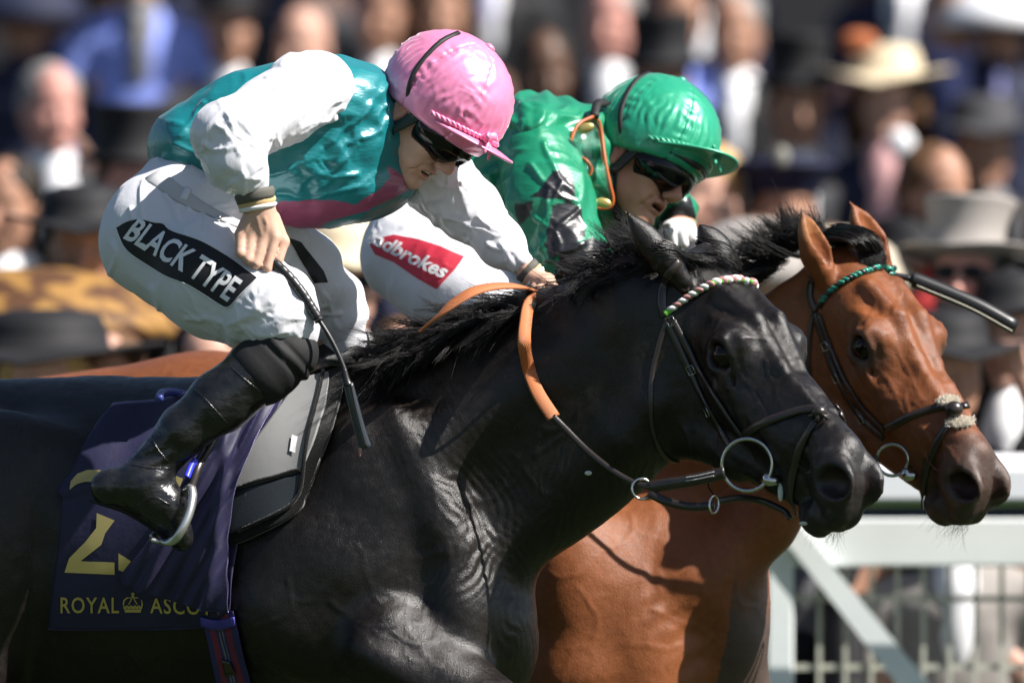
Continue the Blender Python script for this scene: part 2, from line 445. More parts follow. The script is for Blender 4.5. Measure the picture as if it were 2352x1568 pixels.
# ------------------------------------------------------------------ horses
XB = Xf(W(1623, 615, -.18), [[.512, .7789, .3622], [-.6449, .6271, -.4368], [-.5673, -.0099, .8234]], (1.115, 1.03, 1.30))
XY = Xf(W(1963, 583, .75), [[.4938, .7361, .463], [-.5121, .6765, -.5293], [-.7028, .0242, .711]], np.array((1.035, 1.09, 1.19))*1.025)
def head_prims(X, ears=True):
    P = []
    def C(a, ra, b, rb, k=.02, op=0, sq=None): P.append(Cone(a, ra, b, rb, k, op, sq, X, True))
    def L(c, r, k=.02, op=0, M=None): P.append(Ell(c, r, k, op, M, X, True))
    L((.06, 0, -.075), (.13, .083, .09), .03)
    L((.16, 0, -.045), (.14, .078, .058), .03)
    L((.205, .055, -.045), (.070, .036, .040), .04)                # orbit
    C((.20, 0, -.072), .068, (.36, 0, -.066), .052, .035)
    C((.36, 0, -.066), .052, (.52, 0, -.052), .040, .03)             # nasal bone
    C((.24, .030, -.10), .058, (.42, .018, -.098), .046, .03)
    L((.12, .040, -.170), (.115, .036, .105), .03)                   # jowl
    C((.13, .042, -.235), .030, (.30, .022, -.190), .034, .035)
    C((.30, .020, -.185), .036, (.46, .008, -.150), .030, .03)
    L((.538, 0, -.092), (.066, .043, .054), .03)                    # muzzle
    L((.582, .013, -.122), (.032, .026, .034), .022)
    L((.552, .034, -.074), (.054, .020, .040), .018)                # nostril wing
    L((.528, 0, -.172), (.042, .031, .026), .018)                    # chin
    C((.575, .010, -.150), .016, (.540, .02, -.155), .018, .012)
    C((.245, .072, -.078), .013, (.40, .050, -.088), .009, .022)    # facial crest
    C((.165, .066, -.012), .013, (.225, .076, -.010), .013, .035)      # brow arch
    C((.225, .098, -.045), .008, (.33, .066, -.115), .004, .012)
    C((.26, .074, -.11), .004, (.43, .044, -.12), .003, .009)
    C((.30, .068, -.10), .0035, (.37, .058, -.06), .003, .008)
    C((.36, .056, -.075), .003, (.47, .042, -.045), .003, .007)
    C((.40, .05, -.10), .003, (.50, .048, -.10), .004, .008)
    L((.150, .064, .012), (.026, .013, .012), .025, 1)               # hollow over the eye
    C((.47, .058, -.132), .004, (.605, .030, -.146), .004, .012, 1)  # lips
    L((.215, .102, -.042), (.034, .020, .0235), .010, 1)            # eye socket
    up = [(.176, .090, -.046), (.190, .0995, -.024), (.213, .1035, -.014), (.236, .094, -.026), (.258, .080, -.056)]
    dn = [(.176, .090, -.046), (.192, .0965, -.064), (.213, .0965, -.070), (.236, .088, -.065), (.258, .080, -.056)]
    for i in range(4): C(up[i], .0078, up[i+1], .0072, .006)
    for i in range(4): C(dn[i], .0055, dn[i+1], .0055, .006)
    C((.182, .096, -.014), .003, (.205, .103, -.001), .003, .006, 1); C((.205, .103, -.001), .003, (.240, .094, -.010), .003, .006, 1)
    C((.258, .086, -.060), .004, (.285, .074, -.082), .003, .006, 1); C((.19, .100, -.084), .0025, (.235, .090, -.086), .0025, .006, 1)
    C((.10, .040, .012), .010, (.20, .028, .018), .008, .03); C((.20, .028, .016), .008, (.30, .024, -.012), .006, .03); C((.30, .024, -.014), .006, (.44, .020, -.018), .004, .02)
    C((.180, .084, -.022), .006, (.205, .091, -.008), .006, .014); C((.205, .091, -.008), .006, (.238, .080, -.016), .005, .014)
    C((.200, .098, -.074), .003, (.240, .084, -.070), .003, .009)
    # flared nostril: rim then hole
    a = math.radians(-14); M = np.array([[math.cos(a), 0, -math.sin(a)], [0, 1, 0], [math.sin(a), 0, math.cos(a)]])
    L((.572, .038, -.074), (.050, .017, .038), .014, 0, M)
    L((.575, .056, -.073), (.041, .034, .0260), .005, 1, M)
    L((.552, .058, -.090), (.014, .02, .010), .010, 1)
    return P
def ear_prims(base, tip, open_dir, wpx, y, X=None):
    """leaf shaped ear: base and tip world points, open_dir = direction the cup faces"""
    b = np.array(base); t = np.array(tip); u = t-b; L = np.linalg.norm(u); u /= L
    f = np.array(open_dir, float); f -= u*(f@u); f /= np.linalg.norm(f); s = np.cross(u, f); M = np.array([s, f, u])
    w = wpx
    out = [Cone(b-u*.01, w*.62, b+u*L*.30, w*.86, .012), Ell(b+u*L*.42, (w, w*.72, L*.42), .02, 0, M), Cone(b+u*L*.45, w*.70, t, w*.10, .02, 0, (*f, 1.7))]
    cut = [Ell(b+u*L*.50+f*w*.62, (w*.60, w*.60, L*.40), .006, 1, M)]
    return out, cut
SQ = (.25, .97, 0)
def black_prims():
    P = []
    q = (*SQ, 1.22)
    P += chain([(-330, 1265, .45, 375), (250, 1275, .30, 388), (720, 1262, .13, 402)], .05, q)
    P += chain([(-100, 1010, .34, 125), (420, 1060, .24, 150), (840, 985, .07, 128)], .08, (*SQ, 1.1))
    P += [cpx((1000, 1115, .0, 300), (1250, 950, -.07, 258), .10, 0, (*SQ, 2.0)), cpx((1250, 950, -.07, 258), (1500, 815, -.17, 215), .10, 0, (*SQ, 2.3))]
    P += [cpx((1470, 700, -.17, 120), (1590, 690, -.19, 100), .06, 0, (*SQ, 1.5))]
    P += [cpx((1000, 1290, .02, 225), (1080, 1500, .02, 150), .08, 0, (*SQ, 1.05))]
    P += [epx(1105, 1440, -.03, 125, 150, .17, .05)]
    # muscles on the near side
    P += [epx(900, 1150, -.110, 140, 220, .085, .09, 0, -22)]
    P += [epx(990, 1130, -.125, 60, 230, .075, .035, 0, -25)]
    P += [epx(1040, 1280, -.140, 85, 210, .085, .03, 0, -18)]
    P += [epx(830, 1340, -.120, 230, 150, .095, .06, 0, 24)]
    P += [epx(700, 1440, -.110, 190, 120, .085, .06, 0, 30)]
    P += [epx(1060, 1430, -.165, 80, 140, .085, .035, 0, -8)]
    P += [cpx((900, 1490, -.16, 130), (1120, 1640, -.26, 96), .035), epx(960, 1570, -.25, 170, 55, .055, .03, 0, 32)]
    P += chain([(1120, 1640, -.28, 88), (1330, 1830, -.27, 50), (1560, 2120, -.25, 34), (1600, 2200, -.25, 36)], .02)+[cpx((1600, 2210, -.25, 40), (1640, 2270, -.25, 62), .02)]
    P += chain([(1010, 1560, .16, 120), (1170, 1980, .14, 50), (1110, 2400, .12, 33), (1150, 2500, .12, 36)], .03)+[cpx((1150, 2520, .12, 42), (1165, 2590, .12, 60), .02)]
    # neck muscles
    P += [cpx((1030, 1010, -.13, 70), (1330, 800, -.17, 60), .07, 0, (*SQ, 1.4)), cpx((1120, 1290, -.08, 62), (1420, 1010, -.17, 50), .07)]
    P += [cpx((1490, 930, -.21, 60), (1450, 1000, -.20, 50), .07)]
    # haunch
    P += [epx(-150, 1270, .17, 330, 370, .21, .02), epx(-330, 1190, .34, 290, 260, .30, .05), epx(60, 1090, .10, 150, 130, .06, .07, 0, 30)]
    P += chain([(-150, 1560, .12, 190), (-420, 1960, .15, 74), (-370, 2330, .15, 42), (-330, 2420, .15, 42)], .04)+[cpx((-330, 2440, .15, 46), (-310, 2585, .15, 62), .02)]
    P += chain([(-180, 1560, .55, 180), (-560, 1900, .58, 74), (-720, 2200, .58, 42), (-790, 2250, .58, 42)], .04)+[cpx((-800, 2260, .58, 46), (-880, 2300, .58, 60), .02)]
    # breast fold between the forelegs and neck front line
    H = head_prims(XB)
    P2, cut = [], []
    e = ear_prims(W(1563, 640, -.27), W(1432, 480, -.28), (-.35, .8, .15), .033, 0); P2 += e[0]; cut += e[1]
    e = ear_prims(W(1668, 600, -.02), W(1603, 512, -.03), (-.3, .8, .2), .028, 0); P2 += e[0]; cut += e[1]
    return P+H+P2+cut
def bay_prims():
    P = []; s = 1.03
    P += chain([(150, 1190, 1.50, 330), (480, 1130, 1.40, 312), (1150, 1200, 1.15, 345)], .05, (*SQ, 1.15))
    P += [cpx((1250, 1130, 1.08, 300), (1700, 980, .93, 235), .10, 0, (.35, .93, 0, 1.7)), cpx((1700, 980, .93, 235), (1890, 800, .80, 180), .10, 0, (.35, .93, 0, 2.0))]
    P += [epx(1500, 1340, .98, 255, 250, .26, .08), epx(1520, 1520, .98, 225, 220, .24, .06)]
    P += [epx(1340, 1400, .80, 140, 270, .12, .07, 0, -8), epx(1655, 1390, .88, 108, 200, .14, .06, 0, -6), epx(1470, 1540, .76, 110, 220, .08, .06)]
    P += [cpx((1760, 1210, .80, 60), (1600, 1330, .80, 90), .06), cpx((1900, 1010, .74, 70), (1740, 1190, .82, 75), .05)]
    P += [cpx((1330, 1560, .80, 140), (1400, 1960, .80, 56), .04)]+chain([(1400, 1960, .80, 52), (1350, 2400, .82, 36), (1400, 2500, .82, 38)], .03)+[cpx((1400, 2500, .82, 42), (1420, 2530, .82, 60), .02)]
    P += [cpx((1620, 1540, .95, 130), (1800, 1800, .92, 58), .04)]+chain([(1800, 1800, .92, 54), (2020, 2100, .92, 36), (2080, 2160, .92, 38)], .03)+[cpx((2080, 2170, .92, 42), (2110, 2220, .92, 58), .02)]
    P += chain([(350, 1400, 1.2, 200), (60, 1900, 1.22, 76), (90, 2300, 1.22, 42), (130, 2440, 1.22, 42)], .04)+[cpx((130, 2450, 1.22, 46), (150, 2530, 1.22, 60), .02)]
    P += chain([(300, 1400, 1.65, 190), (-120, 1850, 1.68, 76), (-260, 2150, 1.68, 42), (-320, 2210, 1.68, 42)], .04)+[cpx((-320, 2210, 1.68, 46), (-390, 2240, 1.68, 60), .02)]
    H = head_prims(XY)
    P2, cut = [], []
    e = ear_prims(W(1890, 632, .70), W(1838, 474, .66), (.75, -.45, .0), .037, 0); P2 += e[0]; cut += e[1]
    e = ear_prims(W(2022, 600, .90), W(1952, 462, .88), (.75, -.5, .1), .037, 0); P2 += e[0]; cut += e[1]
    return P+H+P2+cut
def head_cols(X, V, base, dark, amount):
    l = X.l(V); u, v, w = l[:, 0], np.abs(l[:, 1]), l[:, 2]
    m = sstep(.44, .56, u+.3*np.clip(-w-.06, 0, 1)+.02*noise(V, 30))*(u > .2)*(u < .8)*(v < .2)
    e = np.exp(-(((u-.222)/.046)**2+((w+.044)/.036)**2)**1.5)*(v > .03)*(v < .14)*(u < .4)
    k = np.clip(np.maximum(m, e*1.1), 0, 1)[:, None]*amount
    return base*(1-k)+dark*k, k
def sheath(V, seed, amp=.006):
    """slow uneven relief of muscle and skin"""
    return amp*.7*fbm(V, 6, 2, seed)+amp*.10*fbm(V, 30, 2, seed+3)

def veins(V, px, py, seeds, seed, amp=.0016, w=3.2, ymax=9, depth_ok=None):
    rs_ = np.random.RandomState(seed); d_ = np.zeros(len(V)); segs = []; amp = amp*1.5; w = w*1.1
    for (x, y, ang, L) in seeds:
        stack = [(x, y, ang, L, 1.)]
        while stack:
            x, y, a, L, k = stack.pop(); n_ = int(L/14)
            for i in range(n_):
                a += rs_.randn()*.28; x2, y2 = x+14*math.cos(a), y+14*math.sin(a); segs.append((x, y, x2, y2, k*(1-.5*i/n_))); x, y = x2, y2
                if rs_.rand() < .16 and L > 60: stack.append((x, y, a+rs_.choice([-1, 1])*.7, L*.45, k*.6))
    best = np.zeros(len(V))
    for (x, y, x2, y2, k) in segs:
        m = np.where((px > min(x, x2)-14) & (px < max(x, x2)+14) & (py > min(y, y2)-14) & (py < max(y, y2)+14))[0]
        if not len(m): continue
        dx, dy = x2-x, y2-y; t = np.clip(((px[m]-x)*dx+(py[m]-y)*dy)/(dx*dx+dy*dy), 0, 1); q = (px[m]-x-t*dx)**2+(py[m]-y-t*dy)**2
        best[m] = np.maximum(best[m], k*np.exp(-q/w**2))
    return best*amp
hair_black = mat('black_horse_hair', (.010, .009, .009), .45, .35)
# black horse
V, F = sdf_mesh(black_prims(), (-1.9, -.95, -.02), (.95, .95, 2.2), .0056)
V = relax(V, F, 2)
N = normals(V, F); px, py = PX(V)
l = XB.l(V); inhead = (l[:, 0] > 0)*(l[:, 0] < .75)*(np.abs(l[:, 1]) < .15)*(l[:, 2] > -.3)
d = sheath(V, 3, .0065)*(1-.8*inhead)
# skin wrinkles where the neck meets the shoulder
def wr(cx, cy, rx, ry, ang, wave, amp, seed):
    t = math.radians(ang); a = (px-cx)*math.cos(t)+(py-cy)*math.sin(t); b = -(px-cx)*math.sin(t)+(py-cy)*math.cos(t)
    m = np.exp(-(a/rx)**2-(b/ry)**2)
    return amp*m*np.sin((a+30*noise(V, 9, seed)+14*noise(V, 22, seed+5))/wave*6.283)*(.55+.45*noise(V, 14, seed+9))
d += wr(1000, 960, 120, 90, -20, 17, .0017, 1)+wr(1100, 1130, 95, 150, -35, 18, .0021, 2)+wr(1180, 1350, 60, 200, -12, 17, .0022, 3)
d += wr(1080, 1310, 90, 80, 40, 20, .0024, 4)+wr(1290, 1150, 60, 130, 20, 19, .002, 5)+wr(1470, 1080, 120, 45, 0, 22, .002, 8)
hw = ((l[:, 0] > .2)*(l[:, 0] < .5)*(np.abs(l[:, 1]) > .02)*inhead)
d += hw*(.0019*(.6-np.abs(noise(l*np.array([7, 12, 42.])+.4*noise(l, 14, 5)[:, None], 1, 8))*1.6)+.0006*noise(V, 60, 8))+inhead*.0006*fbm(V, 80, 2, 4)
d += veins(V, px, py, [(1640, 880, 1.0, 150), (1700, 860, .9, 170), (1730, 900, 1.1, 110), (1760, 830, 1.2, 130), (1800, 1010, .9, 90), (1700, 780, -.6, 60), (1640, 760, -1.2, 60), (1560, 960, 1.2, 110), (1720, 960, 1.3, 100), (1850, 1000, 1.4, 80)], 3)*inhead
d += veins(V, px, py, [(820, 1250, .9, 220), (940, 1330, 1.0, 200), (760, 1380, .7, 200), (900, 1450, .8, 160), (1030, 1250, 1.3, 200), (660, 1330, 1.0, 180), (1240, 1000, 1.9, 260), (1350, 900, 2.0, 260), (1000, 1100, 1.2, 160), (100, 1000, 2.2, 150), (300, 1500, .2, 200)], 5, .0012, 4.5)*(V[:, 1] < .05)*(1-inhead)
V = V+N*d[:, None]
base = np.array([.0085, .0063, .0052])*(1+.25*noise(V, 6, 2)[:, None]); dark = np.array([.024, .021, .020])
c, k = head_cols(XB, V, base, dark, .8)
V = V+N*0; scar = sstep(.62, .75, noise(V, 55, 12))*inhead*(l[:, 0] > .46); c = c+scar[:, None]*.03
nh = (((l[:, 0]-.576)/.040)**2+((l[:, 2]+.072-.25*(l[:, 0]-.576))/.0235)**2 < 1) & (np.abs(l[:, 1]) < .050) & (np.abs(l[:, 1]) > .012); c[nh & inhead.astype(bool)] = (.02, .010, .009)  # nostril hollow coloured near black, painted shade that makes it look deeper
coat_b = mat('black_glossy_coat', None, .34, .42, bumps=((620, .50, .0022, (1, .8, .3)), (150, .16, .003, (1, 1, .4)), (45, .12, .005, None), (14, .12, .01, None)), rvar=.10, var=.25, var_scale=60)
horse_a = thing('racehorse', (0, .1, 0), 'near black racehorse with dark mane at full gallop, pink and white browband', 'horse', None)
HB = link('body', mesh_np('body', V, F, c), coat_b, horse_a, label='glossy black coat with shoulder and jaw muscles')
bvB = bvh_of(V, F)
# bay horse
V, F = sdf_mesh(bay_prims(), (-1.6, -.05, -.02), (1.3, 1.95, 2.2), .0058)
V = relax(V, F, 2)
N = normals(V, F); px, py = PX(V); l = XY.l(V); inhead = (l[:, 0] > 0)*(l[:, 0] < .75)*(np.abs(l[:, 1]) < .15)*(l[:, 2] > -.3)
d = sheath(V, 8, .004)*(1-.8*inhead)+wr(1500, 1330, 30, 160, 5, 40, .002, 3)+wr(1560, 1450, 160, 60, 60, 60, .003, 5)
hw = ((l[:, 0] > .18)*(l[:, 0] < .5)*inhead); d += hw*(.0017*(.6-np.abs(noise(l*np.array([7, 12, 42.])+.4*noise(l, 14, 6)[:, None], 1, 3))*1.6)+.0006*noise(V, 60, 8))+inhead*.0006*fbm(V, 80, 2, 5)
d += veins(V, px, py, [(1985, 850, 1.0, 150), (2030, 860, .9, 170), (2060, 800, 1.0, 150), (2090, 780, 1.2, 150), (1990, 740, -.9, 70), (2050, 720, -1.3, 80), (2080, 900, 1.2, 120), (2120, 980, 1.1, 100), (2160, 1000, 1.3, 90), (1930, 900, 1.2, 100), (2010, 950, .9, 80)], 4)*inhead
d += veins(V, px, py, [(1450, 1180, 1.4, 300), (1600, 1150, 1.2, 300), (1330, 1350, 1.0, 200), (1700, 1300, 1.7, 200), (1500, 1400, .6, 200), (1560, 1480, 2.2, 150)], 6, .0011, 4.5)*(1-inhead)
V = V+N*d[:, None]
base = np.array([.200, .064, .021])*(1+.16*fbm(V, 5, 3, 2)[:, None]-.22*(inhead*sstep(-.3, .9, fbm(V*np.array([1, 1, .5]), 40, 3, 9)))[:, None]); dark = np.array([.058, .045, .039])
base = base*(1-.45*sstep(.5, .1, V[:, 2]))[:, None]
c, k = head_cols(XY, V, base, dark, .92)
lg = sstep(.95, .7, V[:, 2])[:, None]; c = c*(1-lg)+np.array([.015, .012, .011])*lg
ee = (l[:, 0] < .02)*(l[:, 2] > .02)*(np.abs(l[:, 1]) < .2)*(py < 640); tipm = sstep(505, 478, py)*ee
c = c*(1-.85*tipm[:, None])
c = c*(1+(ee*sstep(625, 590, py)*(1-tipm))[:, None]*np.array([.45, .9, 1.3]))  # ears lightened to tan, part of it sunlight put into the colour
rim = np.exp(-((np.sqrt(((l[:, 0]-.576)/.046)**2+((l[:, 2]+.074)/.034)**2)-1)/.20)**2)*(np.abs(l[:, 1]) > .028)*inhead
c = c+(rim*sstep(-.3, .6, noise(V, 50, 3)))[:, None]*np.array([.07, .055, .045])
nh = (((l[:, 0]-.576)/.040)**2+((l[:, 2]+.072-.25*(l[:, 0]-.576))/.0235)**2 < 1) & (np.abs(l[:, 1]) < .050) & (np.abs(l[:, 1]) > .012); c[nh & inhead.astype(bool)] = (.03, .011, .009)  # inside of the nostril painted dark, its depth shading is in the colour
coat_y = mat('bay_glossy_coat', None, .42, .32, bumps=((520, .45, .0028, (1, .8, .35)), (150, .15, .003, (1, 1, .4)), (45, .12, .005, None), (14, .10, .01, None)), rvar=.10, var=.14, var_scale=60)
horse_b = thing('racehorse', (.2, 1.2, 0), 'far bay racehorse, reddish brown with black mane, green browband, running beside the rail', 'horse', None)
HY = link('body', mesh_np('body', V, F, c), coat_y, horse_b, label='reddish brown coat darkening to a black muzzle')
bvY = bvh_of(V, F)
eye_m = mat('dark_eye', (.008, .004, .002), .07, .35)
for X, h in ((XB, horse_a), (XY, horse_b)):
    for s in (-1, 1): ball('eye', X.w1(.216, s*.0825, -.042), (.0300, .0285, .0280), eye_m, h, n=24)

# manes, forelocks, whiskers
rg = np.random.RandomState(5)
def mane(h, crest, n, length, dirs, rad, ysp=.03, side=1, wave=.02, K=10, grav=.25, seed=0, lift=None):
    """locks: guide hairs with followers that close in towards the guide tip"""
    rs = np.random.RandomState(seed); C_ = smooth_path(np.array([W(*p) for p in crest]), 200); out = []
    D = np.array([d[:3] for d in dirs], float); ts = np.array([d[3] for d in dirs]); Ls = np.array([d[4] for d in dirs]); m = max(8, n//16)
    for g_ in range(m):
        t0 = (g_+rs.rand())/m; p0 = C_[int(min(t0, .999)*199)]+np.array([0, rs.randn()*ysp, 0])
        dr = np.array([np.interp(t0, ts, D[:, a]) for a in range(3)])+rs.randn(3)*np.array([.20, .18, .24]); dr /= np.linalg.norm(dr)
        L = length*np.interp(t0, ts, Ls)*(.6+.75*rs.rand()); q = [p0]; ph = rs.rand(3)*6; cv = rs.randn(3)*.35
        for k in range(1, K):
            s_ = k/(K-1); dd = dr+np.array([0, 0, -grav*s_])+cv*s_+np.sin(ph+s_*5)*wave*8*s_; q.append(q[-1]+dd/np.linalg.norm(dd)*L/(K-1))
        q = np.array(q); sv = np.linspace(0, 1, K)[:, None]
        for i in range(n//m):
            o_ = rs.randn(3)*np.array([.011, .010, .004]); e_ = rs.randn(3)*.0035; f_ = rs.randn(3)*.02*(rs.rand() < .12)
            out.append(q[0]+(q-q[0])*(.8+.3*rs.rand())+o_*(1-sv**1.3)+e_*sv+f_*sv**2)
    out = np.array(out)
    if h is horse_a:
        x_, y_ = PX(out.reshape(-1, 3)); hit = ((x_ > 1195)*(x_ < 1292)*(y_ > 618)*(y_ < 712)*(out.reshape(-1, 3)[:, 1] < .0)).reshape(out.shape[:2]).any(1)
        out = out[~(hit & (rs.rand(len(out)) < .93))]
    return out
mp = [mane(horse_a, [(890, 822, .02), (960, 775, .0), (1080, 725, -.03), (1200, 690, -.05), (1300, 655, -.09), (1400, 615, -.13), (1480, 585, -.17), (1560, 590, -.18)], 4200, .102,
       [(-.95, -.25, -.02, 0, .8), (-.95, -.35, .02, .25, 1.05), (-.9, -.35, .08, .5, 1.0), (-.8, -.2, .2, .72, .85), (-.6, -.1, .75, .86, .95), (-.7, 0, .1, 1, .45)], 0, .035, seed=1, wave=.03, grav=.45)]
strands('mane', np.concatenate(mp), .00095, hair_black, horse_a)
mp = mane(horse_a, [(920, 822, -.04), (1000, 770, -.06), (1120, 730, -.08), (1260, 695, -.11), (1400, 640, -.15), (1520, 600, -.19)], 4800, .108,
       [(-.9, -.35, -.25, 0, 1.), (-.85, -.5, -.28, .4, 1.15), (-.8, -.45, -.2, .8, .9), (-.7, -.4, .0, 1, .6)], 0, .03, seed=2, wave=.022, grav=.5)
strands('mane', mp, .0010, hair_black, horse_a)
def lay_strands(name, bv, a0, a1, b0, b1, n, h, par, rad=.0012, seed=0, bow=0, jit=6, off=.006):
    """hair combed over the skin from line a0-a1 to line b0-b1 (px)"""
    rs = np.random.RandomState(seed); out = []
    for i in range(n):
        t = rs.rand(); t2 = np.clip(t+rs.randn()*.08, 0, 1); p = np.array(a0)*(1-t)+np.array(a1)*t+rs.randn(2)*jit; e = np.array(b0)*(1-t2)+np.array(b1)*t2+rs.randn(2)*jit*1.6
        q = []; y = None; ht = off*(.3+rs.rand())
        for k in range(8):
            s = k/7; c_ = p*(1-s)+e*s+np.array([0, -bow*math.sin(s*3.14)]); r_, nn = raycast(bv, c_[0], c_[1], ht*(1+.8*s))
            if r_ is None:
                hh = bv.find_nearest(Vector(W(c_[0], c_[1], q[-1][1] if q else h))); r_ = np.array(hh[0])+np.array(hh[1])*ht
            q.append(r_)
        q = np.array(q)
        for _ in range(2): q[1:-1] = (q[:-2]+q[1:-1]*2+q[2:])/4
        out.append(q)
    return strands(name, out, rad, hair_black, par)
lay_strands('forelock', bvB, (1560, 570), (1625, 560), (1650, 618), (1745, 622), 700, -.2, horse_a, seed=3, bow=14)
lay_strands('forelock', bvB, (1500, 570), (1580, 560), (1600, 610), (1680, 600), 400, -.2, horse_a, seed=4, bow=10)
mp = mane(horse_b, [(1745, 640, .88), (1800, 585, .86), (1850, 555, .84), (1900, 545, .82)], 2600, .098, [(-.8, 0, -.1, 0, 1.), (-.8, 0, .25, .35, 1.), (-.6, 0, .8, .7, .8), (-.5, 0, .7, 1, .5)], 0, .03, seed=7)
strands('mane', mp, .00095, hair_black, horse_b)
# forelock blown over the poll between the ears
rs = np.random.RandomState(9); out = []
for i in range(3000):
    a = rs.rand(); b = rs.rand(); p0 = W(1878+70*a+rs.randn()*5, 562-34*math.sin(a*2.4)+rs.randn()*4, .86-.10*b); p3 = W(1985+38*a+rs.randn()*8, 606+rs.randn()*9, .70+.05*b)
    p1 = W(1915+60*a, 512+26*(1-a)*b+rs.randn()*4, .80-.12*b); p2 = W(1990+44*a+rs.randn()*5, 530+26*b+rs.randn()*5, .72-.06*b)
    t = np.linspace(0, 1, 10)[:, None]; out.append(p0*(1-t)**3+3*p1*t*(1-t)**2+3*p2*t*t*(1-t)+p3*t**3)
strands('forelock', out, .0013, hair_black, horse_b)
ball('forelock_roots', W(1945, 552, .84), (.05, .045, .02), hair_black, horse_b)
for h, x_, y_ in ((horse_a, -585, .55), (horse_b, 95, 1.50)):
    tp = mane(None, [(x_, 985, y_), (x_+35, 1010, y_)], 1500, .85, [(-.9, .1, .05, 0, 1.), (-.9, .1, -.1, 1, .9)], 0, .02, seed=31, wave=.02, grav=1.1, K=14)
    strands('tail', tp, .0015, hair_black, h)
for X, h, sd_ in ((XB, horse_a, 1), (XY, horse_b, 2)):
    rs = np.random.RandomState(sd_); out = []
    for i in range(150):
        p = X.w1(.50+.10*rs.rand(), (rs.rand()-.5)*.05, -.165+.02*rs.rand()); L = .02+.05*rs.rand()**2; dr = X.dir(.1+rs.randn()*.3, rs.randn()*.4, -1.); q = [p+dr*L*s+np.array([.25*L*s*s*(1 if i % 2 else -1), 0, -.2*L*s*s]) for s in np.linspace(0, 1, 6)]; out.append(q)
    strands('whiskers', out, .00035, mat('pale_whisker', (.03, .025, .02), .5), h)

# ------------------------------------------------------------------ jockeys
XA = Xf(W(982, 250, -.02), [[.6547, .3783, .6544], [-.3965, .909, -.1286], [-.6435, -.1753, .7451]], (1.09, 1.07, 1.10))
XG = Xf(W(1468, 356, .98), [[.8223, .377, .4263], [-.492, .8474, .1997], [-.2859, -.3739, .8823]], np.array((1.07, .99, 1.09))*1.03)
def face_prims(X):
    P = []; eyes = X is None or X.s[0] == 1.05
    def C(a, ra, b, rb, k=.01, op=0, sym=True): P.append(Cone(a, ra, b, rb, k, op, None, X, sym))
    def L(c, r, k=.01, op=0, sym=True, M=None): P.append(Ell(c, r, k, op, M, X, sym))
    L((0, 0, .03), (.093, .075, .095), .02); L((.030, 0, -.035), (.060, .062, .080), .03)
    C((-.005, .050, -.065), .024, (.062, .014, -.116), .020, .02)      # jaw
    L((.078, 0, -.118), (.016, .020, .016), .016)                     # chin
    L((.060, .040, -.042), (.028, .024, .022), .018)                  # cheekbone
    L((.062, .030, -.078), (.024, .022, .026), .018)
    C((.090, 0, -.006), .009, (.114, 0, -.052), .0115, .012)           # nose
    L((.114, 0, -.056), (.014, .012, .011), .008); L((.102, .013, -.060), (.010, .007, .0085), .006)
    L((.082, 0, -.082), (.018, .026, .013), .012)
    L((.0915, 0, -.0800), (.011, .022, .0045), .005); L((.087, 0, -.0965), (.011, .020, .0055), .006)
    L((.096, 0, -.0885), (.022, .024, .0058), .004, 1)                # parted lips
    if eyes: L((.102, .032, -.004), (.022, .019, .013), .012, 1); C((.092, .012, .016), .006, (.080, .048, .014), .005, .01)
    C((.103, .018, -.058), .002, (.082, .034, -.082), .002, .008, 1)    # nose to mouth fold
    C((.082, .034, -.082), .002, (.070, .036, -.100), .002, .007, 1)
    L((.112, .006, -.0655), (.004, .0035, .003), .003, 1)
    L((-.008, .076, -.022), (.018, .012, .031), .005, 0); L((-.004, .088, -.020), (.0105, .009, .019), .004, 1); L((-.004, .083, -.045), (.008, .006, .010), .004)
    C((-.004, .082, -.012), .003, (-.006, .083, -.030), .003, .004)
    return P
def fist(wrist, kn, pip, curl, r=(12, 12.5, 12.5, 11), y=-.34, thumb=None, back=.03):
    """px stations: wrist, four knuckles, four middle joints, four tips curled under, thumb path"""
    P = []
    for i in range(4):
        P.append(cpx((*wrist, y+.004, 30), (*kn[i], y-.006, r[i]+3), .012))
    for i in range(4):
        P.append(cpx((*kn[i], y-.008, r[i]+1.5), (*pip[i], y-.022, r[i]), .004))
        P.append(cpx((*pip[i], y-.022, r[i]), (*curl[i], y+back, r[i]-1.5), .003))
    if thumb:
        for i in range(len(thumb)-1): P.append(cpx(thumb[i], thumb[i+1], .006))
    return P
skin = mat('skin', None, .48, .4, sss=.12, bumps=((900, .10, .001, None), (140, .12, .001, None)), var=.07, var_scale=60)
def skin_cols(X, V, base, red):
    l = X.l(V); lip = np.exp(-((l[:, 0]-.094)/.02)**2-(l[:, 1]/.024)**2-((l[:, 2]+.0885)/.0105)**2)
    bl = np.exp(-((l[:, 0]-.115)/.02)**2-(l[:, 1]/.02)**2-((l[:, 2]+.058)/.016)**2)*.5+np.exp(-((l[:, 0]+.005)/.03)**2-((np.abs(l[:, 1])-.085)/.02)**2-((l[:, 2]+.02)/.03)**2)*.5
    near = (np.abs(l) < .2).all(1)
    k = np.clip(lip+bl, 0, 1)*near; c = base*(1+.06*noise(V, 60, 3)[:, None])
    c = c*(1-k[:, None])+red*k[:, None]
    mouth = (np.abs(l[:, 1]) < .021)*(np.abs(l[:, 2]+.0885) < .0045)*(l[:, 0] > .05)*(l[:, 0] < .092); c[mouth.astype(bool)] = (.05, .015, .012)
    return c
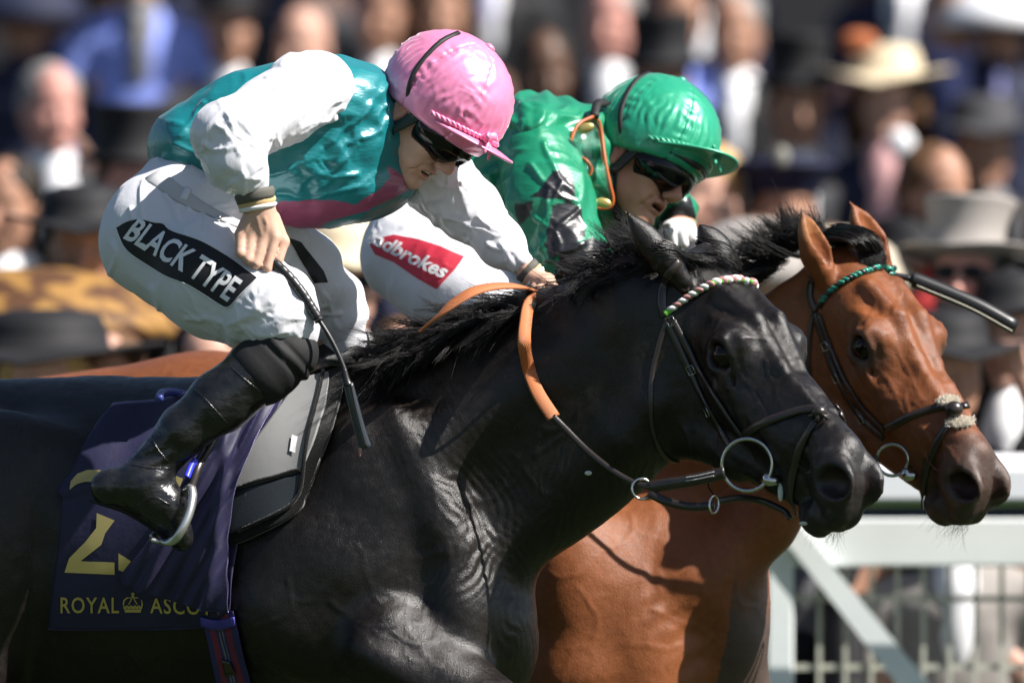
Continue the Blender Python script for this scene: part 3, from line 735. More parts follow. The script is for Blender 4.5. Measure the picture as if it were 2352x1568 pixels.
# --- front jockey: body (skin) with arms running inside the sleeves
jk = thing('person', W(430, 600, 0), 'jockey in pink cap and teal and white silks, whip in hand, on the black horse', 'person')
arm = [cpx((720, 230, -.14, 50), (555, 295, -.29, 36), .02), cpx((555, 295, -.29, 36), (594, 470, -.34, 27), .02)]
arm2 = [cpx((905, 330, .10, 48), (1060, 460, .10, 34), .02), cpx((1060, 460, .10, 34), (1222, 632, .0, 24), .02)]
core = [cpx((450, 420, 0, 70), (650, 330, 0, 110), .03), cpx((650, 330, 0, 110), (800, 295, -.0, 100), .03), cpx((810, 285, -.0, 60), (900, 270, -.02, 46), .03)]
core += [cpx((430, 520, -.06, 70), (640, 740, -.29, 50), .02), cpx((640, 745, -.30, 52), (380, 1060, -.34, 34), .02), cpx((440, 520, .06, 70), (740, 705, .29, 38), .02), cpx((745, 720, .32, 34), (640, 1050, .42, 30), .02)]
fa = fist((597, 478), [(553, 537), (578, 545), (605, 548), (632, 545)], [(552, 582), (570, 596), (589, 606), (614, 616)], [(572, 588), (592, 592), (612, 590), (634, 596)],
          thumb=[(628, 500, -.33, 16), (652, 555, -.33, 13), (640, 600, -.345, 10.5)])
fb = [cpx((1222, 636, .0, 24), (1252, 650, -.02, 24), .012), cpx((1252, 648, -.03, 17), (1272, 662, -.045, 13), .006), cpx((1272, 662, -.045, 12), (1262, 700, -.05, 11), .004), cpx((1240, 665, -.045, 12), (1246, 705, -.065, 11), .004),
      cpx((1228, 660, -.03, 11), (1236, 692, -.05, 10), .004), cpx((1246, 705, -.065, 11), (1232, 690, -.02, 9), .003), cpx((1262, 700, -.05, 11), (1245, 688, -.01, 9), .003), cpx((1262, 640, -.02, 13), (1278, 690, -.01, 10), .004)]
hx = XA.w1(-.02, 0, -.05)
neck = [Cone(hx, .050, W(850, 285, -.0), .055, .03)]
V, F = sdf_mesh(face_prims(XA)+neck+arm+arm2+core+fa+fb, (-1.0, -.55, 1.2), (.25, .75, 2.5), .0036)
V = relax(V, F, 1); N = normals(V, F); px, py = PX(V)
V = V+N*(veins(V, px, py, [(572, 505, 1.9, 42), (590, 500, 1.7, 42), (608, 500, 1.4, 42)], 21, .0012, 3.)-veins(V, px, py, [(940, 372, 1.9, 42), (952, 360, -.3, 42), (905, 380, 1.2, 42), (930, 400, .9, 28)], 22, .0012, 2.2))[:, None]
SK = link('body', mesh_np('body', V, F, skin_cols(XA, V, np.array([.60, .37, .27]), np.array([.55, .20, .15]))), skin, jk, label='fair skinned face and bare hands')
# teeth
bm = bmesh.new()
for i in range(6):
    q = XA.w1(.0885-.0006*(i-2.5)**2, (i-2.5)*.0058, -.0868); bmesh.ops.create_cube(bm, size=1, matrix=Matrix.Translation(q) @ Matrix(XA.R.tolist()).to_4x4() @ Matrix.Diagonal((.004, .0052, .0052, 1)))
me = bpy.data.meshes.new('teeth'); bm.to_mesh(me); bm.free(); link('teeth', me, mat('tooth', (.7, .66, .56), .25), jk, smooth=False)

def sat(name, rough=.36): return mat(name, None, rough, .8, metal=.12, sheen=.12, sheen_r=.25, bumps=((12, .40, .014, (.5, 1, 1.6)), (700, .10, .0008, None)), coat=.12, coat_r=.25)
def cloth_disp(V, N, amp, f, seed, stretch=(1, 1, 1), rid=.5):
    Q = V*np.array(stretch); a = fbm(Q, f, 3, seed); b = 1-np.abs(noise(Q+.05*fbm(V, 6, 2, seed+4)[:, None], f*1.3, seed+2))*2
    c = (1-np.abs(noise(Q*np.array([1, 1, .45])+.07*fbm(V, 9, 2, seed+8)[:, None], f*2.1, seed+6)))**4; m_ = sstep(-.15, .35, fbm(V, 6, 2, seed+9)); return V+N*(amp*(a*(1-rid)+b*rid)+amp*.85*c*m_)[:, None]
def plug(): return 0
TEAL = np.array([.006, .20, .225]); PINK = np.array([.30, .075, .145]); WHT = np.array([.80, .80, .83])
# torso silk
def pl(pts, k=.03, sq=None): return chain(pts, k, sq)
P = pl([(440, 345, 0, 92), (560, 330, -.01, 150), (680, 325, -.01, 172), (785, 315, .0, 150), (835, 345, .03, 88), (872, 395, .06, 44), (935, 425, .12, 26)], .05)
P += [epx(832, 215, -.03, 48, 56, .11, .04), epx(760, 225, -.02, 95, 85, .17, .05), epx(838, 270, -.02, 34, 76, .085, .03), epx(800, 440, -.0, 150, 70, .12, .05, 0, -6), epx(420, 330, 0, 62, 75, .13, .04, 0, 25)]
V, F = sdf_mesh(P, (-1.0, -.45, 1.7), (.1, .4, 2.45), .0042)
V = relax(V, F, 1); N = normals(V, F); px, py = PX(V)
V = cloth_disp(V, N, .0062, 7, 11, (.45, .7, 1.5), .6)
# gathers that fan from the armhole, and pull lines across the side
dx, dy = px-735, py-230; an = np.arctan2(dy, dx); rd = np.hypot(dx, dy)
V = V+N*(.0020*np.sin(an*13+7*noise(V, 9, 4))*np.exp(-((rd-180)/110)**2))[:, None]
col = np.tile(TEAL, (len(V), 1))
pk = in_poly(px, py, [(345, 392), (420, 398), (500, 440), (570, 462), (680, 458), (760, 458), (815, 470), (870, 438), (895, 410), (885, 380), (925, 405), (960, 425), (900, 462), (820, 500), (740, 515), (700, 540), (560, 520), (440, 470), (390, 440)])
lowl = in_poly(px, py, [(375, 425), (398, 402), (430, 400), (470, 432), (560, 470), (640, 462), (720, 455), (775, 462), (700, 540), (500, 520)])
col[(pk | lowl)] = PINK
col[in_poly(px, py, [(740, 512), (800, 494), (880, 470), (960, 430), (990, 440), (900, 520), (780, 545)])] = TEAL
teal_m = sat('silk_body')
V = V+N*veins(V, px, py, [(880, 200, 1.9, 130), (850, 240, 2.1, 140), (870, 300, 2.4, 150), (790, 200, 1.5, 110), (820, 330, 2.6, 170), (600, 400, .2, 160), (640, 440, -.2, 150), (560, 380, .5, 120), (400, 330, .3, 110), (380, 360, .7, 120), (470, 240, 2.6, 120), (820, 400, 2.9, 140), (420, 400, -.4, 110), (760, 440, -.3, 110)], 17, .0042, 6.)[:, None]
SH = link('silk_shirt', mesh_np('silk_shirt', V, F, col), teal_m, jk, label='teal satin shirt with a pink lower band'); bvSH = bvh_of(V, F)
wsilk = mat('white_satin', (.74, .74, .78), .34, .5, sheen=.3, bumps=((14, .35, .012, (1, 1, .45)), (700, .10, .0008, None)), coat=.08, coat_r=.25)
def sleeve(name, P, lo, hi, m, par, seed, col=None, amp=.006, cell=.0042, freq=13, label=None, creases=()):
    V, F = sdf_mesh(P, lo, hi, cell); V = relax(V, F, 1); N = normals(V, F); V = cloth_disp(V, N, amp, freq, seed, (1, 1, 1), .6); px, py = PX(V); V = V+N*veins(V, px, py, creases, seed, .0042, 5.5)[:, None]
    o = link(name, mesh_np(name, V, F, None if col is None else col(V)), m, par)
    if label: o['label'] = label
    return o, bvh_of(V, F)
P = pl([(728, 205, -.15, 84), (640, 250, -.24, 78), (545, 300, -.315, 80)], .03)+pl([(520, 320, -.325, 70), (545, 375, -.345, 60), (572, 412, -.348, 43)], .03)+[epx(668, 165, -.18, 38, 34, .05, .03), epx(500, 300, -.33, 42, 45, .05, .03)]
_, bvSL = sleeve('sleeve', P, (-.75, -.5, 1.85), (-.2, 0, 2.45), wsilk, jk, 21, amp=.0058, freq=9, creases=[(600, 350, -2.4, 110), (595, 330, -2.0, 90), (500, 290, .6, 90), (520, 260, .9, 90), (600, 380, 2.6, 90), (595, 410, 2.4, 80), (560, 400, 1.9, 60), (760, 190, 2.4, 110), (780, 230, 2.7, 130), (690, 180, 2.9, 110), (770, 270, 3.0, 120), (640, 330, -1.6, 90), (470, 330, .9, 90)], label='near white satin sleeve')
P = pl([(930, 350, .08, 80), (1010, 420, .12, 74), (1075, 480, .11, 68), (1150, 560, .05, 48), (1192, 600, .015, 31)], .03)
sleeve('sleeve', P, (-.4, -.2, 1.7), (.15, .35, 2.3), wsilk, jk, 23, amp=.005, freq=9, creases=[(960, 430, .9, 160), (1000, 420, .6, 100), (1020, 500, .7, 150), (1060, 420, 1.2, 130), (1120, 560, .5, 100), (1100, 500, 1.0, 110), (1150, 560, .9, 80)], label='far white satin sleeve')
olive = mat('cuff_elastic', (.10, .095, .08), .75, bumps=((500, .3, .001, None),)); tan = mat('tan_tape', (.62, .42, .20), .7); wht_t = mat('white_cotton', (.8, .8, .8), .8, bumps=((300, .3, .001, None),))
def cuff(par, c, ax, y, r0, r1, m, name, n=22, w=12, sqz=.8):
    """band round a wrist: px centre, px axis direction"""
    a = np.array(W(c[0]+ax[0], c[1]+ax[1], y))-W(c[0], c[1], y); L = np.linalg.norm(a); a /= L
    Z = np.array([0, 1., 0]); s = np.cross(a, Z); s /= np.linalg.norm(s); C0 = W(*c, y); h = RR(w)
    V = []; 
    for k, (t, rr) in enumerate(((-1, r0*.9), (-1, r0), (-.3, r0*1.04), (.4, (r0+r1)/2*1.03), (1, r1), (1, r1*.88))):
        for i in range(n): q = 2*math.pi*i/n; V.append(C0+a*h*t+(s*math.cos(q)+Z*math.sin(q)*sqz)*RR(rr)*(1+.02*math.sin(q*5+k)))
    F = [(k*n+i, k*n+(i+1) % n, (k+1)*n+(i+1) % n, (k+1)*n+i) for k in range(5) for i in range(n)]
    return link(name, mesh_np(name, np.array(V), F), m, par)
cuff(jk, (585, 449), (.22, 1), -.348, 45, 43, olive, 'cuff', w=13); cuff(jk, (590, 466), (.22, 1), -.345, 43, 41, tan, 'wrist_tape', w=7); cuff(jk, (592, 477), (.2, 1), -.345, 43, 40, wht_t, 'wrist_band', w=5)
cuff(jk, (1212, 622), (.75, .66), .0, 31, 30, olive, 'cuff', w=9); cuff(jk, (1222, 631), (.75, .66), .0, 30, 29, tan, 'wrist_tape', w=5); cuff(jk, (1229, 638), (.75, .66), -.005, 30, 27, wht_t, 'wrist_band', w=5)
# breeches
bre = mat('white_breeches', (.70, .70, .74), .62, .3, sheen=.2, bumps=((60, .25, .004, None), (900, .08, .0005, None)))
P = [epx(425, 480, 0, 125, 110, .175, .05), epx(350, 520, -.05, 108, 118, .15, .05, 0, 20)]
P += pl([(362, 560, -.11, 128), (500, 645, -.22, 122), (620, 712, -.30, 98), (655, 745, -.315, 74)], .05)+[epx(668, 730, -.31, 62, 60, .07, .03)]
P += pl([(560, 520, .12, 120), (680, 620, .24, 95), (765, 700, .32, 66), (790, 775, .33, 52)], .04)+[cpx((410, 400, 0, 62), (520, 470, 0, 58), .04, 0, (0, 1, 0, .5))]
V, F = sdf_mesh(P, (-1.0, -.5, 1.55), (-.2, .5, 2.2), .0042)
V = relax(V, F, 1); N = normals(V, F); px, py = PX(V)
V = cloth_disp(V, N, .0036, 9, 31, (1, 1, 1), .6)
tt = (px-362)*.84+(py-560)*.54; V = V+N*(.0035*np.sin(tt/13+3*noise(V, 12, 5))*sstep(190, 300, tt)*sstep(-.02, -.12, V[:, 1]))[:, None]
V = V+N*(.003*np.sin((px*.5+py)/16+3*noise(V, 9, 6))*sstep(.02, .15, V[:, 1]))[:, None]
V = V+N*(veins(V, px, py, [(640, 690, 2.4, 150), (690, 700, 2.6, 150), (660, 760, 2.9, 120), (600, 790, -2.6, 120), (700, 730, 2.9, 110), (430, 480, .6, 150), (380, 450, .8, 120), (300, 480, 1.2, 110), (520, 520, .7, 110), (350, 660, .5, 160), (430, 730, .3, 120), (260, 560, 1.3, 110), (330, 420, 2.0, 100), (560, 560, .8, 90), (540, 740, -.2, 110)], 15, .0034, 5.0)*(V[:, 1] < .0)+veins(V, px, py, [(660, 600, .9, 160), (720, 640, 1.1, 130), (700, 700, .3, 110), (780, 720, 2.4, 90)], 16, .0034, 5.0)*(V[:, 1] > .0))[:, None]
BR = link('breeches', mesh_np('breeches', V, F), bre, jk); bvBR = bvh_of(V, F)
# waistband with loop and stud
pth, nn = surf_path(bvBR, [(352, 402), (400, 438), (450, 470), (520, 505), (560, 520)], 20, .002)
wb = tube('waistband', pth, .003, mat('grey_elastic', (.50, .50, .51), .8, bumps=((300, .3, .001, None),)), jk, nrm=nn, wid=RR(24))
pth, nn = surf_path(bvBR, [(418, 462), (432, 435)], 5, .005); tube('belt_loop', pth, .002, bre, wb, nrm=nn, wid=RR(9))
p, nr = raycast(bvBR, 502, 508, .007); ball('stud', p, (.006, .004, .006), mat('steel', (.55, .55, .53), .18, metal=1), wb, n=12)
# lettered panel on the thigh
blackf = mat('black_nylon', (.018, .018, .020), .55, .3, bumps=((120, .3, .002, None),)); whitep = mat('white_print', (.80, .80, .80), .6)
pn = decal('thigh_panel', poly_bm([(268, 524), (290, 510), (322, 503), (352, 512), (376, 514), (388, 528), (420, 540), (460, 553), (500, 575), (540, 600), (592, 640), (572, 655), (550, 680), (523, 708), (480, 682), (430, 652), (385, 636), (340, 608), (300, 582), (282, 560)]), lambda x, y: (x, y), bvBR, blackf, BR, .0022, 9)
pth, nn = surf_path(bvBR, [(268, 524), (290, 510), (322, 503), (352, 512), (376, 514), (388, 528), (420, 540), (460, 553), (500, 575), (540, 600), (592, 640)], 40, .003); tube('panel_stitching', pth, .0011, whitep, BR, n=5)
pth, nn = surf_path(bvBR, [(592, 640), (550, 680), (523, 708), (480, 682), (430, 652), (385, 636), (340, 608), (300, 582), (282, 560), (268, 524)], 40, .003); tube('panel_stitching', pth, .0011, whitep, BR, n=5)
def fit_text(body, bold, O, X_, U, shear=0, spacing=1.0, bend=0):
    bm = text_mesh(body, bold, shear, spacing); xs = [v.co.x for v in bm.verts]; x0, x1 = min(xs), max(xs); caps = .69
    def fn(x, y):
        s = (x-x0)/(x1-x0); t = y/caps; b = bend*4*s*(1-s)
        return O[0]+X_[0]*s+U[0]*t-U[0]*0+b*U[0]/60, O[1]+X_[1]*s+U[1]*t+b*U[1]/60
    return bm, fn
bm, fn = fit_text('BLACK TYPE', .022, (286, 546), (240, 146), (33, -44), bend=4); decal('thigh_lettering', bm, fn, bvBR, whitep, BR, .0042, 8)
pn2 = decal('thigh_panel', poly_bm([(660, 545), (690, 556), (742, 622), (752, 648), (722, 650), (700, 615)]), lambda x, y: (x, y), bvBR, blackf, BR, .002, 9)
# boots
bootm = mat('black_patent', (.011, .011, .012), .24, .5, coat=.25, coat_r=.08, bumps=((11, .45, .014, (1, 1, 2.2)), (38, .35, .005, (1, 1, 1.6)), (160, .30, .0016, None), (420, .2, .0008, None)), var=.5, var_scale=34, rvar=.12)
sock = mat('black_gaiter', (.018, .018, .019), .72, .25, bumps=((90, .3, .002, None),))
def boot(par, pts, foot, gait, lo, hi, seed):
    V, F = sdf_mesh(pts+foot, lo, hi, .0040); V = relax(V, F, 1); N = normals(V, F); px, py = PX(V)
    ank = np.exp(-((px-345)/55)**2-((py-1060)/45)**2); V = V+N*(.0035*np.sin((px*.5+py)/7.5+2*noise(V, 15, seed))*ank+.0018*fbm(V, 18, 3, seed))[:, None]
    b = link('boot', mesh_np('boot', V, F), bootm, par); bv = bvh_of(V, F)
    V, F = sdf_mesh(gait, lo, hi, .0040); V = relax(V, F, 1); N = normals(V, F); px, py = PX(V)
    t = (px-700)*-.72+(py-790)*.69; V = V+N*(.0035*np.sin(t/6.5+1.5*noise(V, 12, 2))*sstep(20, 35, t)*sstep(75, 60, t))[:, None]
    link('gaiter', mesh_np('gaiter', V, F), sock, par); return b, bv
bt, bvBT = boot(jk, pl([(612, 842, -.335, 76), (500, 925, -.345, 66), (418, 992, -.35, 54), (370, 1048, -.35, 43)], .03),
     pl([(370, 1048, -.35, 43), (335, 1092, -.35, 46)], .03)+pl([(262, 1118, -.35, 42), (330, 1120, -.35, 56), (378, 1165, -.355, 48), (415, 1225, -.36, 22), (424, 1243, -.36, 15)], .03)+[epx(250, 1120, -.35, 42, 40, .032, .02)],
     pl([(672, 808, -.33, 56), (648, 815, -.33, 72), (600, 852, -.335, 81)], .03), (-1.0, -.5, 1.0), (-.3, -.1, 1.8), 3)
for a in ([(440, 885), (480, 925), (525, 975)], [(505, 818), (550, 860), (606, 905)], [(348, 1000), (362, 1030), (388, 1062)], [(285, 1062), (330, 1072), (392, 1075)], [(310, 1165), (350, 1140), (392, 1160)]):
    pth, nn = surf_path(bvBT, a, 16, .0005); tube('boot_seam', pth, .0016, bootm, bt, n=6)
pth, nn = surf_path(bvBT, [(208, 1140), (262, 1168), (345, 1218), (420, 1262)], 16, .0); pth = pth+np.array([0, .028, 0]); tube('sole', pth, .006, sock, bt, nrm=(0, 0, 1), wid=.033)
boot(jk, pl([(745, 850, .36, 80), (700, 950, .40, 70), (640, 1060, .42, 50)], .03), pl([(640, 1060, .42, 50), (600, 1110, .42, 48), (700, 1180, .40, 30)], .03), pl([(800, 790, .36, 50), (745, 850, .36, 84)], .03), (-.7, .2, 1.0), (0, .6, 1.8), 4)

# --- caps, goggles, harness (built in each rider's head frame: f forward, v across, t up)
def revolve_patch(f, us, vs):
    V = np.array([[f(u, v) for u in us] for v in vs]); nu, nv = len(us), len(vs)
    F = [(i*nu+j, i*nu+j+1, (i+1)*nu+j+1, (i+1)*nu+j) for i in range(nv-1) for j in range(nu-1)]
    return V.reshape(-1, 3), F
def shell(name, V, F, nu, nv, off, m, par):
    """thicken a patch: off = (n,3) displacement to the other face"""
    S = len(V); V2 = np.concatenate([V, V+off]); F2 = [tuple(reversed([q+S for q in f])) for f in F]
    ring = [q for q in range(nu)]+[q*nu+nu-1 for q in range(1, nv)]+[(nv-1)*nu+q for q in range(nu-2, -1, -1)]+[q*nu for q in range(nv-2, 0, -1)]
    F3 = [(ring[i], ring[i-1], ring[i-1]+S, ring[i]+S) for i in range(len(ring))]
    return link(name, mesh_np(name, V2, F+F2+F3), m, par)
HC = np.array([.014, 0, .045]); 
def on_cap(f, v, t, r=(.134, .116, .122), lift=0):
    d = np.array([f, v, t])-HC; k = np.sqrt(((d/np.array(r))**2).sum()); return HC+d/k*(1+lift)
def cap(par, X, colour, seed, peak_z, label, tie):
    prims = [Ell(HC, (.134, .116, .122), .01, 0, None, X), Half((.10, 0, -1), .018, .006, 2, X)]
    lo = X.o+np.array([-.25, -.25, -.2]); hi = X.o+np.array([.3, .25, .3])
    V, F = sdf_mesh(prims, lo, hi, .0036); V = relax(V, F, 1); N = normals(V, F); l = X.l(V)-HC
    th = np.arctan2(l[:, 1], l[:, 0]); ph = np.arccos(np.clip(l[:, 2]/.125, -1, 1))
    seam = np.abs(((th/(math.pi/3)+.5+.06*noise(V, 6, seed)) % 1)-.5)*2      # six panels
    seam = np.abs(((th/(math.pi/3)+.18) % 1)-.5)
    V = V-N*(.0036*np.exp(-(seam/.016)**2)*sstep(.05, .3, ph))[:, None]
    Q = l/np.linalg.norm(l, axis=1)[:, None]
    w = .0010*(1-np.abs(noise(Q*np.array([1, 1, .5])+.3*noise(Q, 3, seed)[:, None], 3.5, seed+1))*2)+.0008*fbm(Q, 3, 2, seed+2)
    w += .0016*np.sin(th*42+3*noise(Q, 4, seed+6))*np.exp(-((ph-1.45)/.22)**2)
    w += .0010*np.exp(-((seam)/.12)**2)*np.sin(ph*36+2*noise(Q, 5, seed))
    V = V+N*(w*sstep(.03, .25, ph))[:, None]
    m = mat('silk_cap_%s' % ('pink' if seed == 1 else 'green'), colour, .40, .8, metal=.2, sheen=.6, coat=.22, coat_r=.2, bumps=((700, .10, .0008, None), (9, .30, .012, None)))
    c = link('cap', mesh_np('cap', V, F), m, par); c['label'] = label
    # peak
    us = np.linspace(-1.22, 1.22, 41); vs = np.linspace(0, 1, 9)
    def pk(u, v):
        base = on_cap(HC[0]+.14*math.cos(u), .116*math.sin(u), -.008+.040*math.cos(u)+.0, lift=-.02)
        ln = .056*math.cos(u*1.15)**.8 if abs(u*1.15) < 1.57 else 0
        return X.w(base+np.array([ln*v, 0, -.004*v*v+(peak_z-.002)*v*math.cos(u)]))[0]
    Vp, Fp = revolve_patch(pk, us, vs); up = X.dir(0, 0, 1)
    shell('peak', Vp, Fp, len(us), len(vs), np.tile(-up*.004, (len(Vp), 1)), m, c)
    e = np.array([pk(u, 1.0) for u in us]); tube('peak_piping', e-up*.002, .0032, m, c, n=6)
    # drawstring along the brim with a bow
    P = []
    for u in np.linspace(-1.25, 1.3, 90):
        q = on_cap(HC[0]+.14*math.cos(u), .116*math.sin(u), -.000+.040*math.cos(u), lift=.018+.012*math.sin(u*38)); P.append(X.w(q+np.array([0, 0, .0028*math.cos(u*38)]))[0])
    tube('drawstring', P, .0032, m, c, n=6)
    P = []
    for u in np.linspace(-1.25, 1.3, 90):
        q = on_cap(HC[0]+.14*math.cos(u), .116*math.sin(u), -.000+.040*math.cos(u), lift=.018-.012*math.sin(u*38)); P.append(X.w(q+np.array([0, 0, -.0028*math.cos(u*38)]))[0])
    tube('drawstring', P, .0032, m, c, n=6)
    tu = tie
    q = X.w(on_cap(HC[0]+.14*math.cos(tu), .116*math.sin(tu), .040, lift=.04))[0]; a, b, u_ = X.dir(1, 0, 0), X.dir(0, 1, 0), X.dir(0, 0, 1)
    for k, (da, db, du) in enumerate(((.02, -.035, .012), (.01, .03, .016), (.035, -.022, -.02), (.04, .006, -.028))):
        e = q+a*da+b*db+u_*du; mid = (q+e)/2+a*.006+u_*.008; tube('bow', smooth_path([q, mid, e], 8), np.linspace(.0045, .0025, 8), m, c, nrm=a+u_, wid=np.array([.004, .006, .008, .009, .009, .008, .006, .003])*(1 if k < 2 else .7))
    ball('bow', q, .008, m, c, n=12)
    lathe('button', [(0, .0065), (.006, .006), (.0105, .003), (.011, 0)], m, c, 14, X.w1(HC[0], 0, HC[2]+.1225), X.R)
    return c, m
strapm = mat('black_webbing', (.012, .012, .013), .6, .4, bumps=((400, .3, .001, None),))
rub = mat('black_rubber', (.014, .014, .015), .35, .5); lensm = mat('smoked_lens', (.006, .006, .007), .10, .35)
dgreen = mat('dark_green_padding', (.012, .035, .034), .6, .4, bumps=((500, .3, .001, None),))
def harness(par, X, pad):
    root = None
    for s in (-1, 1):
        pts = [on_cap(-.045, s*.05, .17, lift=.028), on_cap(-.035, s*.09, .12, lift=.028), on_cap(-.022, s*.11, .06, lift=.028), on_cap(-.008, s*.115, .02, lift=.028), np.array([.010, s*.092, -.012])]
        t = tube('helmet_strap', X.w(smooth_path(pts, 14)), .0018, strapm, par, nrm=X.dir(0, s, .2), wid=.0055)
        # padded Y round the ear, then chin strap
        pts = [np.array(q) for q in ((.034, s*.084, -.002), (.022, s*.086, -.035), (.008, s*.085, -.062), (-.010, s*.084, -.058), (-.030, s*.080, -.030), (-.046, s*.078, .005))]
        tube('ear_strap', X.w(smooth_path(pts, 20)), .004, pad, par, nrm=X.dir(0, s, 0), wid=np.linspace(.013, .008, 20))
        pts = [np.array(q) for q in ((.008, s*.082, -.062), (.014, s*.070, -.090), (.020, s*.048, -.118), (.030, s*.018, -.138), (.032, 0, -.142))]
        tube('chin_strap', X.w(smooth_path(pts, 16)), .0022, strapm, par, nrm=X.dir(0, s, -.4), wid=.0085)
        bl = np.array([.022, s*.091, -.010]); P = [bl+np.array(q) for q in ((-.006, 0, .009), (.006, 0, .009), (.006, 0, -.009), (-.006, 0, -.009))]
        tube('buckle', X.w(P), .0013, mat('steel', None), par, n=6, closed=True)
def goggles(par, X, text, frame_up, fw=0):
    pr = [Ell((.050, 0, -.018), (.080, .087, .049), .01, 0, None, X), Half((-1, 0, .1), -.040, .006, 2, X), Ell((.128, 0, -.058), (.03, .018, .032), .008, 1, None, X)]
    lo = X.o+np.array([-.2, -.25, -.2]); hi = X.o+np.array([.25, .15, .15])
    V, F = sdf_mesh(pr, lo, hi, .003); g = link('goggles', mesh_np('goggles', relax(V, F, 1), F), lensm, par)
    pr = [Ell((.047, 0, .006), (.088+fw, .093, .042+frame_up), .01, 0, None, X), Half((-1, 0, .15), -.030, .006, 2, X), Half((0, 0, -1), -.004, .004, 2, X)]
    V, F = sdf_mesh(pr, lo, hi, .003); gf = link('goggle_frame', mesh_np('goggle_frame', relax(V, F, 1), F), rub, g); bv = bvh_of(V, F)
    # rim under the lens
    P = [];
    for a in np.linspace(-1.35, 1.35, 50):
        nb = math.exp(-(a/.22)**2); P.append(np.array([.050+.070*math.cos(a), .078*math.sin(a), -.047+.026*nb+.018*abs(math.sin(a))**6+.004]))
    tube('goggle_rim', X.w(P), .0034, rub, g, n=7)
    for s in (-1, 1):
        tube('goggle_strap', X.w(smooth_path([np.array(q) for q in ((.052, s*.080, .004), (.02, s*.091, .006), (-.03, s*.09, .010))], 12)), .0018, strapm, g, nrm=X.dir(0, s, 0), wid=.010)
    return g, gf, bv
capA, pinkm = cap(jk, XA, (.84, .26, .46), 1, .012, 'glossy pink silk cap', -.35)
harness(jk, XA, dgreen); gA, gfA, bvgA = goggles(jk, XA, 'CPD', .004)
def face_text(body, X, bv, c, sx, m, par, bold=.01):
    bm = text_mesh(body, bold); xs = [v.co.x for v in bm.verts]; x0, x1 = min(xs), max(xs)
    ctr = X.w1(*c); ru = X.dir(*sx); 
    return bm, x0, x1
pt_, _ = raycast(bvgA, 1086, 338)
cream = mat('cream_print', (.6, .58, .48), .5)
bm, fn = fit_text('CPD', .0, (1073, 338), (24, 9), (3, -10)); decal('frame_logo', bm, fn, bvgA, cream, gfA, .001, 3)
out = [(1084+17*math.cos(a)+0, 340+9*math.sin(a)+6*math.cos(a)*.6) for a in np.linspace(0, 6.28, 24)]
pth, nn = surf_path(bvgA, out, 30, .0012); tube('logo_ring', pth, .0006, cream, gfA, n=5)
# collar of the silk with its little emblem, and the black neckband
teal2 = mat('teal_collar', (.010, .16, .155), .3, .6, sheen=.3, bumps=((30, .35, .008, None), (600, .08, .0006, None)), coat=.15)
P = [cpx((852, 235, -.03, 46), (862, 300, -.03, 46), .02), cpx((862, 300, -.03, 40), (888, 365, .0, 34), .02), epx(848, 340, -.075, 28, 56, .04, .02, 0, 15)]
V, F = sdf_mesh(P, W(700, 0, -.3)+np.array([0, 0, -.6]), W(1100, 0, .2), .004); V = relax(V, F, 1); N = normals(V, F)
V = V+N*(.003*np.sin(V[:, 0]*260+V[:, 2]*60+2*noise(V, 20, 3))+.003*fbm(V, 20, 2, 7))[:, None]; CO = link('collar', mesh_np('collar', V, F), teal2, SH); bvCO = bvh_of(V, F)
tube('neckband', XA.w(smooth_path([np.array(q) for q in ((-.05, -.072, .0), (-.035, -.078, -.05), (-.02, -.070, -.095), (.0, -.045, -.13), (.012, 0, -.15), (.0, .045, -.13))], 24)), .010, strapm, jk, nrm=XA.dir(-.2, -1, 0), wid=.020)
em = mat('silver_print', (.55, .62, .62), .4)
for a in ([(842, 338), (852, 318), (862, 330), (856, 346), (842, 338)], [(848, 346), (856, 325), (866, 330)], [(838, 330), (846, 345), (860, 348)]):
    pth, nn = surf_path(bvCO, a, 14, .002); tube('emblem', pth, .0009, em, CO, n=5)
bm, fn = fit_text('JUDDMONTE', .0, (833, 352), (4, -46), (7, 1)); decal('collar_lettering', bm, fn, bvCO, em, CO, .0015, 5)

# --- far jockey in green
jg = thing('person', W(1000, 650, 1), 'jockey in emerald green silks with black checks, green cap and goggles, on the bay horse', 'person')
core = [cpx((960, 470, 1, 95), (1180, 400, 1, 130), .04), cpx((1180, 400, 1, 130), (1330, 370, 1, 110), .04), Cone(W(1330, 370, 1.0), .06, XG.w1(-.02, 0, -.05), .055, .03)]
core += [cpx((1240, 380, .84, 50), (1290, 600, .74, 38), .02), cpx((1290, 600, .74, 38), (1450, 700, .72, 28), .02), cpx((1380, 400, 1.15, 50), (1500, 540, 1.18, 38), .02), cpx((1500, 540, 1.18, 38), (1570, 520, 1.1, 30), .02)]
core += [cpx((960, 560, .9, 90), (1130, 700, .74, 60), .03), cpx((1130, 700, .74, 50), (900, 1010, .72, 34), .02), cpx((1000, 560, 1.1, 90), (1180, 700, 1.3, 60), .03), cpx((1180, 700, 1.3, 50), (960, 1000, 1.4, 34), .02)]
core += [epx(1560, 520, 1.08, 30, 26, .028, .01), cpx((1470, 690, .72, 24), (1500, 680, .72, 26), .01)]
V, F = sdf_mesh(face_prims(XG)+core, (-.6, .4, 1.2), (.75, 1.6, 2.5), .0040); V = relax(V, F, 1); N = normals(V, F)
link('body', mesh_np('body', V, F, skin_cols(XG, V, np.array([.52, .26, .17]), np.array([.46, .16, .12]))), skin, jg, label='weathered tanned face looking down')
GRN = np.array([.008, .23, .115]); BLK = np.array([.008, .008, .010])
capG, greenm = cap(jg, XG, (.012, .33, .18), 2, .026, 'emerald green satin cap with a bow', -.15)
harness(jg, XG, rub); gG, gfG, bvgG = goggles(jg, XG, 'NRP', .012, .012)
